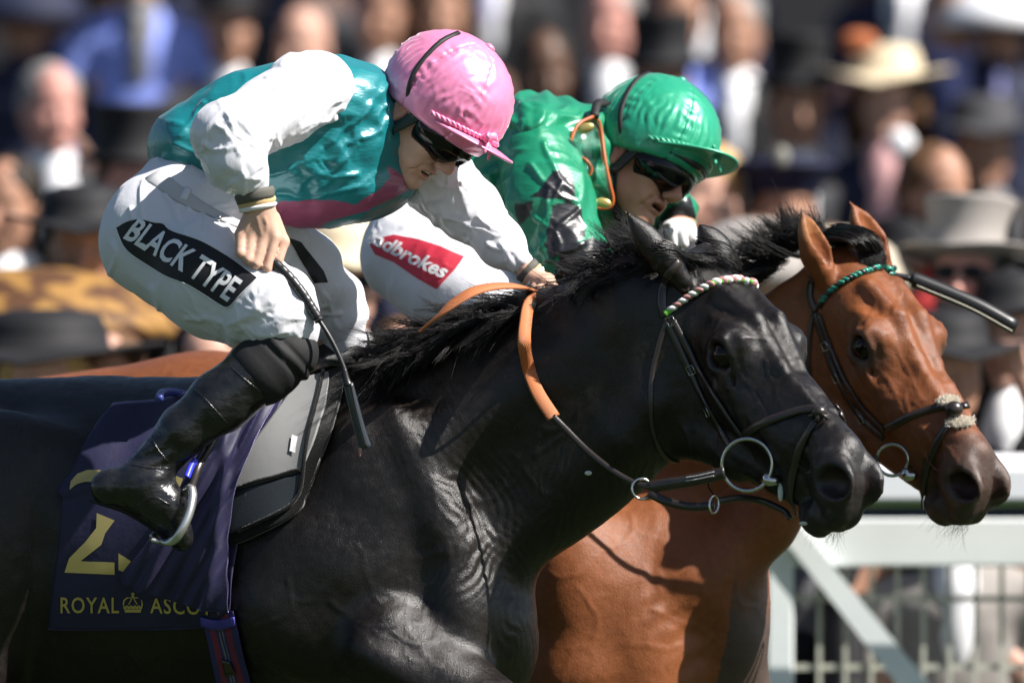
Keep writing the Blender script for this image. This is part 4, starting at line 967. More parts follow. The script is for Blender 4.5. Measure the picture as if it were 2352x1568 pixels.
bm, fn = fit_text('NRP', .0, (1590, 398), (20, 2), (1, -9)); decal('frame_logo', bm, fn, bvgG, mat('gold_print', (.5, .42, .16), .4), gfG, .001, 3)
P = pl([(980, 480, 1, 95), (1120, 420, 1.0, 150), (1230, 400, 1.0, 165), (1330, 420, .99, 120)], .06)+[epx(1225, 300, .92, 75, 72, .14, .05), epx(1320, 330, 1.0, 90, 85, .14, .05), epx(1400, 420, 1.08, 70, 110, .10, .05), epx(1360, 300, 1.02, 50, 50, .09, .03)]
V, F = sdf_mesh(P, (-.4, .5, 1.6), (.5, 1.4, 2.4), .0045); V = relax(V, F, 1); N = normals(V, F); V = cloth_disp(V, N, .0065, 8, 41, (1, 1, 1), .6); px, py = PX(V)
V = V+N*(.004*np.sin(np.arctan2(py-330, px-1230)*13+3*noise(V, 8, 3))*np.exp(-((np.hypot(px-1230, py-330)-150)/90)**2))[:, None]
V = V+N*veins(V, px, py, [(1340, 260, 2.4, 150), (1300, 250, 2.7, 140), (1250, 260, 2.0, 120), (1200, 280, 1.6, 160), (1180, 330, 1.2, 160), (1330, 330, 1.9, 150), (1350, 400, 2.0, 140), (1120, 400, 1.2, 150), (1080, 450, .9, 120), (1280, 300, 1.4, 120)], 18, .0045, 6.5)[:, None]
link('silk_shirt', mesh_np('silk_shirt', V, F, np.tile(GRN, (len(V), 1))), teal_m, jg, label='crumpled emerald green satin shirt')
def checks(V):
    px, py = PX(V); c = np.tile(GRN, (len(V), 1))
    for q in ([(1235, 440), (1270, 392), (1305, 390), (1320, 425), (1322, 462), (1270, 458), (1215, 452)], [(1180, 470), (1225, 462), (1215, 500), (1190, 520)], [(1270, 470), (1310, 462), (1335, 480), (1345, 540), (1300, 575), (1262, 600), (1250, 560)],
              [(1290, 570), (1360, 545), (1400, 560), (1390, 590), (1330, 640), (1270, 650)], [(1200, 560), (1235, 610), (1225, 660), (1195, 640)]): c[in_poly(px, py, q)] = BLK
    return c
P = pl([(1240, 370, .84, 95), (1262, 470, .77, 92), (1300, 580, .73, 80), (1350, 630, .72, 66), (1450, 680, .72, 42)], .03)
sleeve('sleeve', P, (-.1, .5, 1.5), (.6, 1.05, 2.3), teal_m, jg, 43, checks, .0065, freq=9, creases=[(1250, 330, 1.3, 150), (1220, 380, 1.0, 150), (1290, 420, 1.6, 150), (1330, 480, 2.4, 120), (1230, 500, .9, 140), (1200, 560, .6, 120), (1340, 560, 2.6, 110), (1290, 620, .3, 130), (1260, 440, 2.2, 90)], label='green satin sleeve with black diamond checks')
def checks2(V):
    px, py = PX(V); c = np.tile(GRN, (len(V), 1)); c[in_poly(px, py, [(1500, 530), (1530, 480), (1585, 450), (1600, 500), (1560, 530), (1520, 550)])] = BLK; return c
P = pl([(1390, 400, 1.14, 80), (1500, 540, 1.18, 72), (1552, 500, 1.12, 48)], .03)+[epx(1560, 470, 1.12, 34, 36, .05, .02)]
sleeve('sleeve', P, (.1, .9, 1.6), (.6, 1.4, 2.3), teal_m, jg, 47, checks2, .006, label='far green and black sleeve')
gl = [epx(1558, 528, 1.06, 42, 28, .035, .012), cpx((1580, 520, 1.06, 14), (1590, 545, 1.05, 12), .006), cpx((1562, 530, 1.03, 13), (1572, 560, 1.03, 11), .005), cpx((1540, 535, 1.02, 13), (1548, 565, 1.03, 11), .005), cpx((1520, 535, 1.02, 12), (1526, 562, 1.04, 10), .005)]
V, F = sdf_mesh(gl, W(1450, 640, .9)*np.array([1, 1, 1]), W(1660, 440, 1.2), .004); link('glove', mesh_np('glove', V, F), wht_t, jg)
P = [epx(950, 540, 1.0, 105, 95, .16, .05)]+pl([(938, 590, .88, 110), (1050, 660, .80, 116), (1130, 700, .74, 90)], .05)+pl([(980, 560, 1.12, 110), (1180, 700, 1.3, 80)], .05)
V, F = sdf_mesh(P, (-.6, .4, 1.4), (.3, 1.6, 2.2), .0045); V = relax(V, F, 1); N = normals(V, F); V = cloth_disp(V, N, .0025, 14, 51, rid=.7)
BG = link('breeches', mesh_np('breeches', V, F), bre, jg); bvBG = bvh_of(V, F)
redp = mat('red_print', (.56, .028, .055), .55, bumps=((200, .15, .001, None),))
rp = decal('thigh_panel', poly_bm([(850, 562), (868, 548), (905, 540), (960, 550), (1010, 566), (1066, 590), (1045, 618), (1003, 664), (960, 640), (905, 602), (862, 584)]), lambda x, y: (x, y), bvBG, redp, BG, .002, 9)
bm, fn = fit_text('Ladbrokes', .03, (838, 548), (182, 92), (16, -27), shear=.2, bend=-6); decal('thigh_lettering', bm, fn, bvBG, whitep, BG, .0035, 6)
P = pl([(1130, 740, .74, 85), (1000, 880, .72, 80), (870, 1010, .72, 50)], .03)+pl([(870, 1010, .72, 50), (800, 1060, .72, 50), (900, 1180, .71, 26)], .03)
V, F = sdf_mesh(P, (-.7, .4, .9), (.2, .9, 1.9), .006); link('boot', mesh_np('boot', V, F), bootm, jg)
P = pl([(1180, 740, 1.3, 80), (1040, 880, 1.38, 76), (930, 1010, 1.4, 50)], .03)+pl([(930, 1010, 1.4, 50), (860, 1060, 1.4, 50), (960, 1180, 1.39, 26)], .03)
V, F = sdf_mesh(P, (-.7, 1.1, .9), (.2, 1.6, 1.9), .006); link('boot', mesh_np('boot', V, F), bootm, jg)
# clear goggles slung round his neck, orange trim
glass = mat('clear_lens', (.9, .95, .95), .03, .5, trans=1.0, coat=.5, coat_r=.02, ior=1.3); orange = mat('orange_trim', (.42, .10, .022), .4); gold = mat('brass_vent', (.55, .45, .15), .35, metal=.6)
sg = thing('goggles', W(1355, 370, .84), 'spare clear goggles with orange trim hanging at the neck of the green-capped jockey', 'goggles')
rim = [(1362, 268, .86), (1330, 285, .83), (1312, 320, .81), (1316, 352, .81), (1345, 368, .80), (1358, 388, .80), (1350, 405, .80), (1335, 420, .81), (1334, 450, .82), (1352, 472, .84), (1395, 478, .85), (1408, 460, .85), (1400, 420, .85), (1390, 370, .86), (1382, 310, .88), (1375, 280, .88)]
rp_ = smooth_path([W(*q) for q in rim]+[W(*rim[0])], 81)[:-1]
tube('trim', rp_, .0042, orange, sg, n=7, closed=True)
cen = rp_.mean(0); bm = bmesh.new(); 
vs = [[bm.verts.new(cen+(p-cen)*f+np.array([0, -.03*(1-f*f), 0])) for p in rp_] for f in (.985, .75, .5, .25)]
c0 = bm.verts.new(cen+np.array([0, -.03, 0]))
for a, b in zip(vs[:-1], vs[1:]):
    for i in range(80): bm.faces.new((a[i], a[(i+1) % 80], b[(i+1) % 80], b[i]))
for i in range(80): bm.faces.new((vs[-1][i], vs[-1][(i+1) % 80], c0))
me = bpy.data.meshes.new('lens'); bm.to_mesh(me); bm.free(); lo_ = link('lens', me, glass, sg); sm = lo_.modifiers.new('t', 'SOLIDIFY'); sm.thickness = .002
for px_, py_, t in ((1345, 294, -15), (1385, 466, 10)):
    ball('vent', W(px_, py_, .79), (.019, .006, .011), gold, sg, R=Matrix.Rotation(math.radians(t), 3, 'Y'), n=16)
tube('strap', smooth_path([W(1365, 268, .86), W(1372, 240, .9), W(1392, 236, .95), W(1400, 230, 1.05)], 14), .006, strapm, sg, nrm=(0, -1, .3), wid=.010)

# ------------------------------------------------------------------ bridles, reins, saddle, cloth, whips
leather = mat('dark_brown_leather', (.022, .016, .013), .32, .6, coat=.2, coat_r=.2, bumps=((300, .2, .001, None), (40, .15, .002, None))); steel = mat('steel', (.6, .57, .5), .12, metal=1)
MATS['steel'].node_tree.nodes['Principled BSDF'].inputs['Base Color'].default_value = (.6, .57, .5, 1)
def strap(name, bv, X, pts, w, par, m=None, off=.003, n=30, th=.0022, mirror=True, nn_=True):
    pth, nn = surf_path(bv, pts, n, off); o = tube(name, pth, th, m or leather, par, nrm=nn, wid=RR(w))
    if mirror:
        l = X.l(pth); l[:, 1] = -l[:, 1]; P = X.w(l); Q = []; NN = []
        for p in P: h = bv.find_nearest(Vector(p)); Q.append(np.array(h[0])+np.array(h[1])*off); NN.append(np.array(h[1]))
        tube(name, np.array(Q), th, m or leather, par, nrm=np.array(NN), wid=RR(w))
    return o, pth
def ring(name, c, r, nrm, m, par, t=.003, n=40, sx=1.):
    nrm = np.array(nrm, float); nrm /= np.linalg.norm(nrm); a = np.cross(nrm, [.1, .2, 1.]); a /= np.linalg.norm(a); b = np.cross(nrm, a)
    return tube(name, [c+(a*math.cos(t_)*sx+b*math.sin(t_))*r for t_ in np.linspace(0, 2*math.pi, n, endpoint=False)], t, m, par, n=8, closed=True)
def browband(bv, X, near, far, w, cols, m0, par, nb):
    pth, nn = surf_path(bv, near, 60, .006); end = X.l(pth[-1:])[0]; l0 = X.l(pth[:1])[0]; far_e = l0*np.array([1, -1, 1])
    ext = []
    for t in np.linspace(.1, 1, 14): q = X.w(end*(1-t)+far_e*t)[0]; h = bv.find_nearest(Vector(q)); ext.append(np.array(h[0])+np.array(h[1])*.006)
    P = smooth_path(np.concatenate([pth[::3], np.array(ext)]), 200)
    bb = tube('browband', P, RR(w)*.55, m0, par, n=10)
    L = np.concatenate([[0], np.cumsum(np.linalg.norm(np.diff(P, axis=0), axis=1))]); s = np.linspace(.02, L[-1]-.02, nb)
    T = np.gradient(P, axis=0); T /= np.linalg.norm(T, axis=1)[:, None]; me = {}
    for i, q in enumerate(s):
        k = int(np.interp(q, L, np.arange(len(P)))); t = Vector(T[k]); sp = (s[1]-s[0])
        h = bv.find_nearest(Vector(P[k])); nr = h[1]; b = t.cross(nr).normalized(); nr = b.cross(t)
        ci = i % len(cols)
        if ci not in me:
            bm = bmesh.new(); bmesh.ops.create_uvsphere(bm, u_segments=8, v_segments=6, radius=1); mm = bpy.data.meshes.new('bead'); bm.to_mesh(mm); bm.free(); mm.materials.append(cols[ci]); mm.polygons.foreach_set('use_smooth', [True]*len(mm.polygons)); me[ci] = mm
        o = bpy.data.objects.new('bead', me[ci]); COL.objects.link(o); o.parent = bb
        tt = (t+b*.55).normalized(); b2 = tt.cross(nr)
        Mx = Matrix((tt, b2, nr)).transposed().to_4x4() @ Matrix.Diagonal((RR(w)*1.0, sp*.50, RR(w)*.75, 1)); o.matrix_basis = Matrix.Translation(P[k]) @ Mx
    return bb
c_w = mat('white_bead', (.80, .78, .78), .35); c_p = mat('dusky_pink_bead', (.42, .20, .20), .35); c_g = mat('lime_braid', (.16, .48, .06), .4); c_em = mat('emerald_braid', (.01, .24, .17), .3, coat=.3); c_k = mat('dark_braid', (.01, .02, .02), .3, coat=.3)
ba = thing('bridle', W(1700, 900, -.4), 'dark leather bridle with white and pink beaded browband and ring bit on the black horse', 'bridle')
browband(bvB, XB, [(1528, 722), (1560, 698), (1600, 673), (1650, 652), (1700, 644), (1735, 645)], None, 14, [c_w, c_p], c_g, ba, 24)
strap('headpiece', bvB, XB, [(1528, 728), (1520, 690), (1530, 640), (1560, 600)], 10, ba)
strap('cheekpiece', bvB, XB, [(1530, 735), (1560, 800), (1600, 885), (1640, 960), (1668, 1010), (1676, 1022)], 9, ba)
strap('cheekpiece', bvB, XB, [(1545, 735), (1575, 790), (1620, 870), (1670, 950), (1712, 1006)], 8, ba, off=.005)
strap('throat_lash', bvB, XB, [(1532, 735), (1512, 800), (1496, 880), (1498, 980), (1520, 1040), (1560, 1066)], 6, ba)
nb_, pn_ = strap('noseband', bvB, XB, [(1706, 1002), (1740, 978), (1790, 958), (1840, 942), (1880, 938)], 10, ba, off=.0045)
strap('flash_strap', bvB, XB, [(1888, 948), (1858, 990), (1834, 1040), (1822, 1090), (1816, 1140), (1814, 1185)], 10, ba, off=.0045)
kn, kn_n = raycast(bvB, 1883, 948, .008)
R3 = Matrix.Rotation(0, 3, 'Y'); ball('knot', kn, (.017, .017, .014), leather, nb_, n=14)
for a in ((-22, 10), (20, 18), (8, -14), (-5, 22)):
    p, n_ = raycast(bvB, 1883+a[0], 950+a[1], .008)
    if p is not None: tube('lace', smooth_path([kn, (kn+p)/2+np.array([.0, -.008, .0]), p], 8), .004, leather, nb_, n=6)
for (bx, by) in ((1541, 738), (1590, 850), (1630, 945)):
    p, n_ = raycast(bvB, bx, by, .007); tg = np.array(W(bx+5, by+11, p[1]))-W(bx, by, p[1]); tg /= np.linalg.norm(tg); sd = np.cross(tg, n_)
    tube('buckle', [p+tg*.009*a+sd*.008*b for a, b in ((-1, -1), (-1, 1), (1, 1), (1, -1))], .0014, steel, ba, n=6, closed=True)
side = -XB.dir(0, 1, 0)
def bit(bv, X, ctr, r, bitend, par, thick=.0042, n=48):
    sd = -X.dir(0, 1, 0)*.6+np.array([.12, -.8, 0]); p, n_ = raycast(bv, *ctr, .008); c0 = p if p is not None else W(*ctr, -.4)
    q, _ = raycast(bv, *bitend, .01)
    if q is None: q = c0
    c0 = W(ctr[0], ctr[1], min(c0[1], q[1])-.012); g = ring('bit_ring', c0, RR(r), sd, steel, par, thick, n)
    e = W(bitend[0], bitend[1], c0[1]-.004); a = X.dir(.2, -1, -.25)
    tube('bit_mouthpiece', smooth_path([e-a*.03, e, e+a*.012+np.array([.012, 0, -.004]), e+np.array([.024, -.006, -.006])], 12), [.007, .009, .0105, .012, .0125, .0125, .012, .011, .010, .0095, .009, .004], steel, g, n=12)
    l = X.l(c0[None])[0]; l[1] = -l[1]; ring('bit_ring', X.w(l[None])[0], RR(r), X.dir(0, 1, 0), steel, par, thick, n)
    return c0, g
c0, g0 = bit(bvB, XB, (1716, 1067), 59, (1764, 1096), ba)
# reins: leather, ring, thin leather, rubber grip up to the far hand and a loop back over the withers
rubber = mat('orange_rubber_grip', (.50, .17, .065), .55, .4)
nt = rubber.node_tree; b_ = nt.nodes['Principled BSDF']; tc = nt.nodes.new('ShaderNodeTexCoord'); wv = nt.nodes.new('ShaderNodeTexWave'); wv.inputs['Scale'].default_value = 105; wv.bands_direction = 'DIAGONAL'
bp = nt.nodes.new('ShaderNodeBump'); bp.inputs['Strength'].default_value = .6; bp.inputs['Distance'].default_value = .0015
nt.links.new(tc.outputs['Object'], wv.inputs[0]); nt.links.new(wv.outputs[1], bp.inputs['Height']); nt.links.new(bp.outputs[0], b_.inputs['Normal'])
ra = thing('reins', W(1350, 1000, -.3), 'reins with orange rubber grips running from the bit ring to the pink-capped jockey', 'reins')
yr = c0[1]
def path(*q, n=40): return smooth_path([W(*a) for a in q], n)
tube('rein_strap', path((1664, 1085, yr), (1600, 1100, yr+.02), (1540, 1110, yr+.06), (1492, 1118, yr+.08)), .003, leather, ra, nrm=(.1, -1, .1), wid=RR(14))
tube('stitching', path((1640, 1083, yr-.004), (1600, 1092, yr+.015), (1575, 1096, yr+.03)), .0008, c_w, ra, n=4); tube('stitching', path((1640, 1092, yr-.004), (1600, 1100, yr+.015), (1575, 1104, yr+.03)), .0008, c_w, ra, n=4)
ring('martingale_ring', W(1474, 1122, yr+.09), RR(23), (.25, -1, .1), steel, ra, .003)
tube('rein_strap', path((1492, 1118, yr+.08), (1450, 1105, yr+.10), (1400, 1075, yr+.12), (1345, 1030, yr+.15), (1300, 985, yr+.17), (1270, 955, yr+.18)), .0028, leather, ra, nrm=(.1, -1, .1), wid=RR(7))
tube('rubber_grip', path((1272, 958, yr+.18), (1238, 905, yr+.20), (1216, 850, yr+.23), (1205, 790, -.265), (1208, 740, -.235), (1216, 700, -.17), (1238, 682, -.08), n=60), .0035, rubber, ra, nrm=(.3, -1, 0), wid=RR(16))
tube('rubber_grip', path((1234, 672, -.06), (1195, 658, -.14), (1140, 657, -.20), (1090, 668, -.24), (1048, 692, -.25), (1010, 722, -.24), (970, 756, -.20), n=60), .0035, rubber, ra, nrm=(0, -.55, 1), wid=RR(17))
tube('rein_strap', path((1216, 706, -.175), (1222, 692, -.14), (1232, 684, -.10)), .005, leather, ra, nrm=(.1, -1, .1), wid=RR(13))
tube('chin_strap', path((1492, 1132, yr+.08), (1530, 1150, yr+.06), (1585, 1163, yr+.04), (1640, 1160, yr+.02)), .005, leather, ba, nrm=(.1, -1, .1), wid=RR(10)); ring('small_ring', W(1640, 1158, yr+.01), RR(20), (.6, -1, .1), steel, ba, .0026, sx=.6)
tube('chin_strap', path((1650, 1150, yr+.02), (1700, 1143, yr+.04), (1750, 1150, yr+.06), (1800, 1172, yr+.05), (1816, 1190, yr+.04)), .004, leather, ba, nrm=(.1, -1, .1), wid=RR(8))
tube('chin_strap', path((1664, 1080, yr+.1), (1628, 1110, yr+.10), (1640, 1140, yr+.04)), .0022, leather, ba, n=6)
foam = mat('white_foam', (.62, .65, .62), .4, bumps=((200, .6, .003, None),))
for (x, y, r) in ((1796, 1128, (.006, .004, .020)), (1352, 1085, (.008, .004, .005)), (1850, 1200, (.010, .003, .004))):
    p, _ = raycast(bvB, x, y, .004)
    if p is not None: ball('foam', p, r, foam, horse_a, n=12)
# bay bridle
bb_ = thing('bridle', W(2050, 900, .6), 'dark leather bridle with green braided browband and white sheepskin on bay', 'bridle')
browband(bvY, XY, [(1882, 706), (1905, 675), (1940, 648), (1985, 628), (2030, 615), (2060, 615)], None, 11, [c_em, c_em, c_k], c_k, bb_, 48)
strap('headpiece', bvY, XY, [(1874, 715), (1862, 680), (1865, 640)], 10, bb_, mirror=False)
strap('cheekpiece', bvY, XY, [(1872, 718), (1888, 770), (1915, 850), (1955, 925), (1995, 975), (2030, 1005)], 9, bb_)
strap('cheekpiece', bvY, XY, [(1882, 722), (1902, 780), (1932, 850), (1975, 925), (2032, 985)], 7, bb_, off=.005)
strap('throat_lash', bvY, XY, [(1868, 725), (1858, 800), (1858, 880)], 6, bb_, mirror=False)
nb2, _ = strap('noseband', bvY, XY, [(2034, 984), (2070, 966), (2110, 948), (2160, 934), (2192, 934)], 9, bb_, off=.0045)
strap('flash_strap', bvY, XY, [(2196, 955), (2168, 990), (2145, 1035), (2128, 1080), (2118, 1130), (2116, 1170)], 9, bb_, off=.0045)
kn, _ = raycast(bvY, 2190, 945, .010); ball('knot', kn, (.02, .016, .018), leather, nb2, n=14)
for (bx, by) in ((1900, 795), (1925, 868), (1982, 965)):
    p, n_ = raycast(bvY, bx, by, .008); tg = np.array(W(bx+5, by+11, p[1]))-W(bx, by, p[1]); tg /= np.linalg.norm(tg); sd = np.cross(tg, n_)
    tube('buckle', [p+tg*.009*a+sd*.008*b for a, b in ((-1, -1), (-1, 1), (1, 1), (1, -1))], .0014, steel, bb_, n=6, closed=True)
rs = np.random.RandomState(4); out = []
for (cx_, cy_, rx_, ry_) in ((2178, 922, 22, 9), (2205, 972, 30, 11)):
    for i in range(900):
        a = rs.rand()*6.28; q = math.sqrt(rs.rand()); p, n_ = raycast(bvY, cx_+rx_*q*math.cos(a), cy_+ry_*q*math.sin(a), .003)
        if p is None: continue
        d_ = n_+rs.randn(3)*.6; d_ /= np.linalg.norm(d_); L = .006+.005*rs.rand(); out.append([p+d_*L*t+rs.randn(3)*.0006 for t in (0, .35, .7, 1)])
strands('sheepskin', out, .0012, mat('cream_wool', (.78, .72, .62), .8), bb_)
c1, g1 = bit(bvY, XY, (2050, 1056), 37, (2082, 1084), bb_, .0036)
ry = thing('reins', W(1990, 1060, .7), 'short dark rein leading from the bit ring of the bay horse behind the black head', 'reins')
tube('rein_strap', path((2014, 1052, c1[1]), (1990, 1055, c1[1]+.03), (1940, 1040, c1[1]+.05), (1850, 980, .6), (1650, 800, .6), (1500, 690, .66)), .003, leather, ry, nrm=(.1, -1, .1), wid=RR(8))

# saddle, pad and number cloth on the black horse
navy = mat('navy_cloth', None, .55, .4, sheen=.9, sheen_r=.35, sheen_t=(.55, .5, 1), bumps=((700, .15, .0008, None), (30, .3, .005, None)))
pad = thing('saddle_pad', W(640, 1050, -.25), 'grey saddle pad with thick black felt edging behind the black horse shoulder', 'saddle pad')
fleece = mat('black_felt', (.016, .016, .016), .95, .1, sheen=.4, bumps=((350, .8, .004, None),)); greyp = mat('grey_foam', (.23, .23, .23), .7, .3, bumps=((500, .3, .001, None), (40, .1, .004, None))); dkp = mat('dark_panel', (.026, .031, .036), .4, .5, bumps=((300, .5, .001, None),))
gr = coons([(690, 845), (730, 828), (790, 822), (800, 830)], [(470, 1262), (560, 1245), (685, 1180), (708, 1125)], 26, 40)
# edge right side bulges: felt base follows (790,830) .. (740,1000) .. (690,1150)
def warp(g, f):
    h = g.copy(); nv = g.shape[0]
    for i in range(nv): t = i/(nv-1); h[i, :, 0] += f*math.sin(math.pi*t)*np.linspace(0, 1, g.shape[1]); 
    return h
fe, V_, F_ = drape('felt', bvB, warp(gr, 16), .020, fleece, pad, thick=.014)
g2 = coons([(690, 885), (722, 876), (756, 868), (762, 872)], [(500, 1140), (570, 1122), (655, 1098), (698, 1086)], 22, 30)
drape('pad_panel', bvB, warp(g2, 14), .0255, greyp, pad, thick=.006)
g3 = coons([(500, 1142), (570, 1124), (655, 1101), (697, 1090)], [(500, 1236), (560, 1218), (655, 1178), (682, 1146)], 20, 12)
drape('pad_panel', bvB, g3, .0255, dkp, pad, thick=.006)
pth = [W(*q) for q in ()]
for a in ([(752, 872), (738, 930), (724, 1000), (710, 1070), (704, 1110), (690, 1150), (655, 1182), (560, 1222)], [(500, 1140), (570, 1122), (655, 1098), (698, 1086)]):
    pth, nn = surf_path(bvB, a, 40, .0275); tube('binding', pth, .0028, fleece, pad, nrm=nn, wid=.004)
lb = poly_bm([(678, 1016), (694, 1019), (689, 1053), (673, 1050)]); decal('label', lb, lambda x, y: (x, y), bvB, wht_t, pad, .029, 12)
sa = thing('racing_saddle', W(700, 830, 0), 'small black racing saddle under the pink-capped jockey', 'saddle')
drape('saddle_seat', bvB, coons([(520, 880), (600, 862), (700, 842), (800, 812), (840, 812)], [(540, 935), (620, 905), (700, 880), (760, 862), (790, 850)], 24, 10), .034, leather, sa, thick=.014)
pom = [epx(820, 815, .06, 26, 22, .07, .02), epx(780, 828, .04, 40, 16, .09, .02)]
V, F = sdf_mesh(pom, (-.9, -.2, 1.4), (-.2, .4, 1.8), .004); link('pommel', mesh_np('pommel', V, F), fleece, sa)
tube('cantle_binding', path((366, 915, .0), (372, 903, .04), (395, 900, .08), (420, 905, .1)), .009, mat('blue_binding', (.05, .07, .30), .4, coat=.3), sa); 
nc = thing('number_cloth', W(340, 1250, -.25), 'navy number cloth with gold lettering hanging under the saddle of the black horse', 'saddle cloth')
NAV = np.array([.014, .013, .044])
gcl = coons([(268, 938), (330, 930), (400, 915), (500, 890), (600, 870), (690, 848)], [(115, 1440), (200, 1443), (300, 1442), (400, 1441), (480, 1435), (532, 1402)], 70, 60)
nv = 60
for i in range(nv):
    t = i/(nv-1.); j = np.linspace(1, 0, 70); gcl[i, :, 0] += j*0
    gcl[i, :, 0] -= (1-j)**2*34*math.sin(math.pi*t)
    yl = gcl[i, 0, 1]; xl = np.interp(yl, [935, 980, 1030, 1085, 1128, 1150, 1250, 1350, 1440], [265, 225, 190, 165, 130, 146, 138, 124, 115]); gcl[i, :, 0] += j**1.5*(xl-gcl[i, 0, 0])
def fold1(x, y):
    f = .0045*np.sin((x*.75+y*.35)/21+1.5*np.sin(y/70))*np.clip((1330-y)/180, 0, 1)*np.clip((x-150)/60, 0, 1)
    f = f+.007*np.exp(-((y-1118+.25*(x-200))/14)**2)*(x < 300)+.004*np.sin((x*.35+y)/26)*np.clip((x-330)/100, 0, 1)
    return f+.002*np.sin(x/33+y/51)
cl, V_, F_ = drape('cloth', bvB, gcl, .016, navy, nc, fold=fold1, thick=.003, colf=lambda x, y: np.tile(NAV, (len(x), 1)), smooth_it=8)
# flap of loose cloth blown forward over the lettering and the girth
gfl = coons([(560, 935), (610, 905), (660, 875), (698, 848)], [(275, 1328), (350, 1362), (450, 1384), (538, 1404)], 60, 80)
for i in range(80):
    t = i/79.; u = np.linspace(0, 1, 60); gfl[i, :, 0] += -62*math.sin(math.pi*t)*u+math.sin(math.pi*t)*22*(1-u)
def fold2(x, y):
    a = (y-850)/550; s = x+ (1-a)*0-(640-230*a)
    return .010*np.sin(s/(9+13*a)+.8*np.sin(y/60))*(.35+.65*a)+.004*np.sin(s/7+y/40)+.005+.010*np.exp(-(((x-515+.1*(y-1200))/14)**2))
flp, V2_, F2_ = drape('cloth_flap', bvB, gfl, .034, navy, cl, fold=fold2, thick=.003, colf=lambda x, y: np.tile(NAV*1.05, (len(x), 1)), smooth_it=6)
bvC = BVHTree.FromPolygons(V_.tolist(), F_.tolist())
goldp = mat('gold_print', None); goldf = mat('gold_foil', (.62, .47, .16), .32, metal=.55, bumps=((60, .1, .002, None),))
for nm, pg in (('numeral', [(160, 1124), (163, 1105), (178, 1088), (202, 1079), (230, 1080), (250, 1090), (246, 1108), (233, 1113), (215, 1107), (197, 1107), (178, 1112)]),
           ('numeral', [(223, 1178), (264, 1195), (242, 1225), (234, 1250), (186, 1288), (264, 1291), (264, 1319), (149, 1314), (160, 1281), (196, 1245), (222, 1212)]),
           ('numeral', [(273, 1270), (302, 1288), (283, 1312), (273, 1308)]), ('numeral', [(377, 1113), (400, 1091), (421, 1099), (405, 1142), (396, 1124)])):
    decal(nm, poly_bm(pg), lambda x, y: (x, y), bvC, goldf, cl, .0022, 9)
bm, fn = fit_text('ROYAL', .012, (140, 1406), (134, 0), (0, -35), spacing=1.12); decal('lettering', bm, fn, bvC, goldf, cl, .0022, 6)
bm, fn = fit_text('ASCOT', .012, (346, 1406), (142, 4), (0, -35), spacing=1.12); decal('lettering', bm, fn, bvC, goldf, cl, .0022, 6)
def crown(cx, cy, s):
    bm = bmesh.new()
    def poly(p): bm.faces.new([bm.verts.new((cx+a*s, cy+b*s, 0)) for a, b in p])
    poly([(-18, 0), (18, 0), (20, -7), (-20, -7)])
    for a in (-18, -9, 0, 9, 18): poly([(a-3.5, -8), (a+3.5, -8), (a+4.5, -17), (a, -13), (a-4.5, -17)])
    for sg in (-1, 1):
        pts = [(sg*20, -10), (sg*22, -20), (sg*20, -28), (sg*12, -34), (sg*2, -33)]; 
        for p, q in zip(pts[:-1], pts[1:]): poly([(p[0]-1.4, p[1]-1), (p[0]+1.4, p[1]+1), (q[0]+1.4, q[1]+1), (q[0]-1.4, q[1]-1)])
        poly([(sg*10-1.2, -18), (sg*10+1.2, -18), (sg*2+1.2, -32), (sg*2-1.2, -32)])
    poly([(-3, -34), (3, -34), (3, -39), (-3, -39)]); poly([(-1.3, -39), (1.3, -39), (1.3, -46), (-1.3, -46)]); poly([(-4.5, -41), (4.5, -41), (4.5, -43.5), (-4.5, -43.5)])
    return bm
decal('crown_emblem', crown(306, 1405, 1.0), lambda x, y: (x, y), bvC, goldf, cl, .0022, 6)
# girth
gm = mat('girth_webbing', None, .7, bumps=((500, .3, .001, None),))
gi = thing('girth', W(520, 1490, -.25), 'purple and red striped girth strap below the number cloth', 'girth')
bands = [((.03, .025, .12), 0, .16), ((.18, .02, .05), .16, .34), ((.03, .025, .12), .34, .44), ((.18, .17, .2), .44, .48), ((.03, .025, .10), .48, .54), ((.18, .17, .2), .54, .58), ((.03, .025, .12), .58, .66), ((.18, .02, .05), .66, .84), ((.03, .025, .12), .84, 1.0)]
def gcol(x, y):
    u = (x-(463+(y-1395)*.22))/74.; c = np.tile(np.array([.03, .025, .12]), (len(x), 1))
    for cc, a, b in bands: c[(u >= a) & (u < b)] = cc
    return c
drape('webbing', bvB, coons([(463, 1395), (500, 1398), (540, 1402)], [(520, 1660), (560, 1660), (600, 1660)], 46, 24), .010, gm, gi, thick=.004, colf=gcol)
drape('keeper', bvB, coons([(464, 1412), (505, 1420), (544, 1414)], [(466, 1434), (506, 1442), (548, 1434)], 12, 4), .016, mat('violet_elastic', (.06, .05, .30), .5), gi, thick=.005)
drape('buckle_tongue', bvB, coons([(513, 1508), (532, 1512)], [(520, 1545), (545, 1540)], 5, 5), .018, leather, gi, thick=.006)
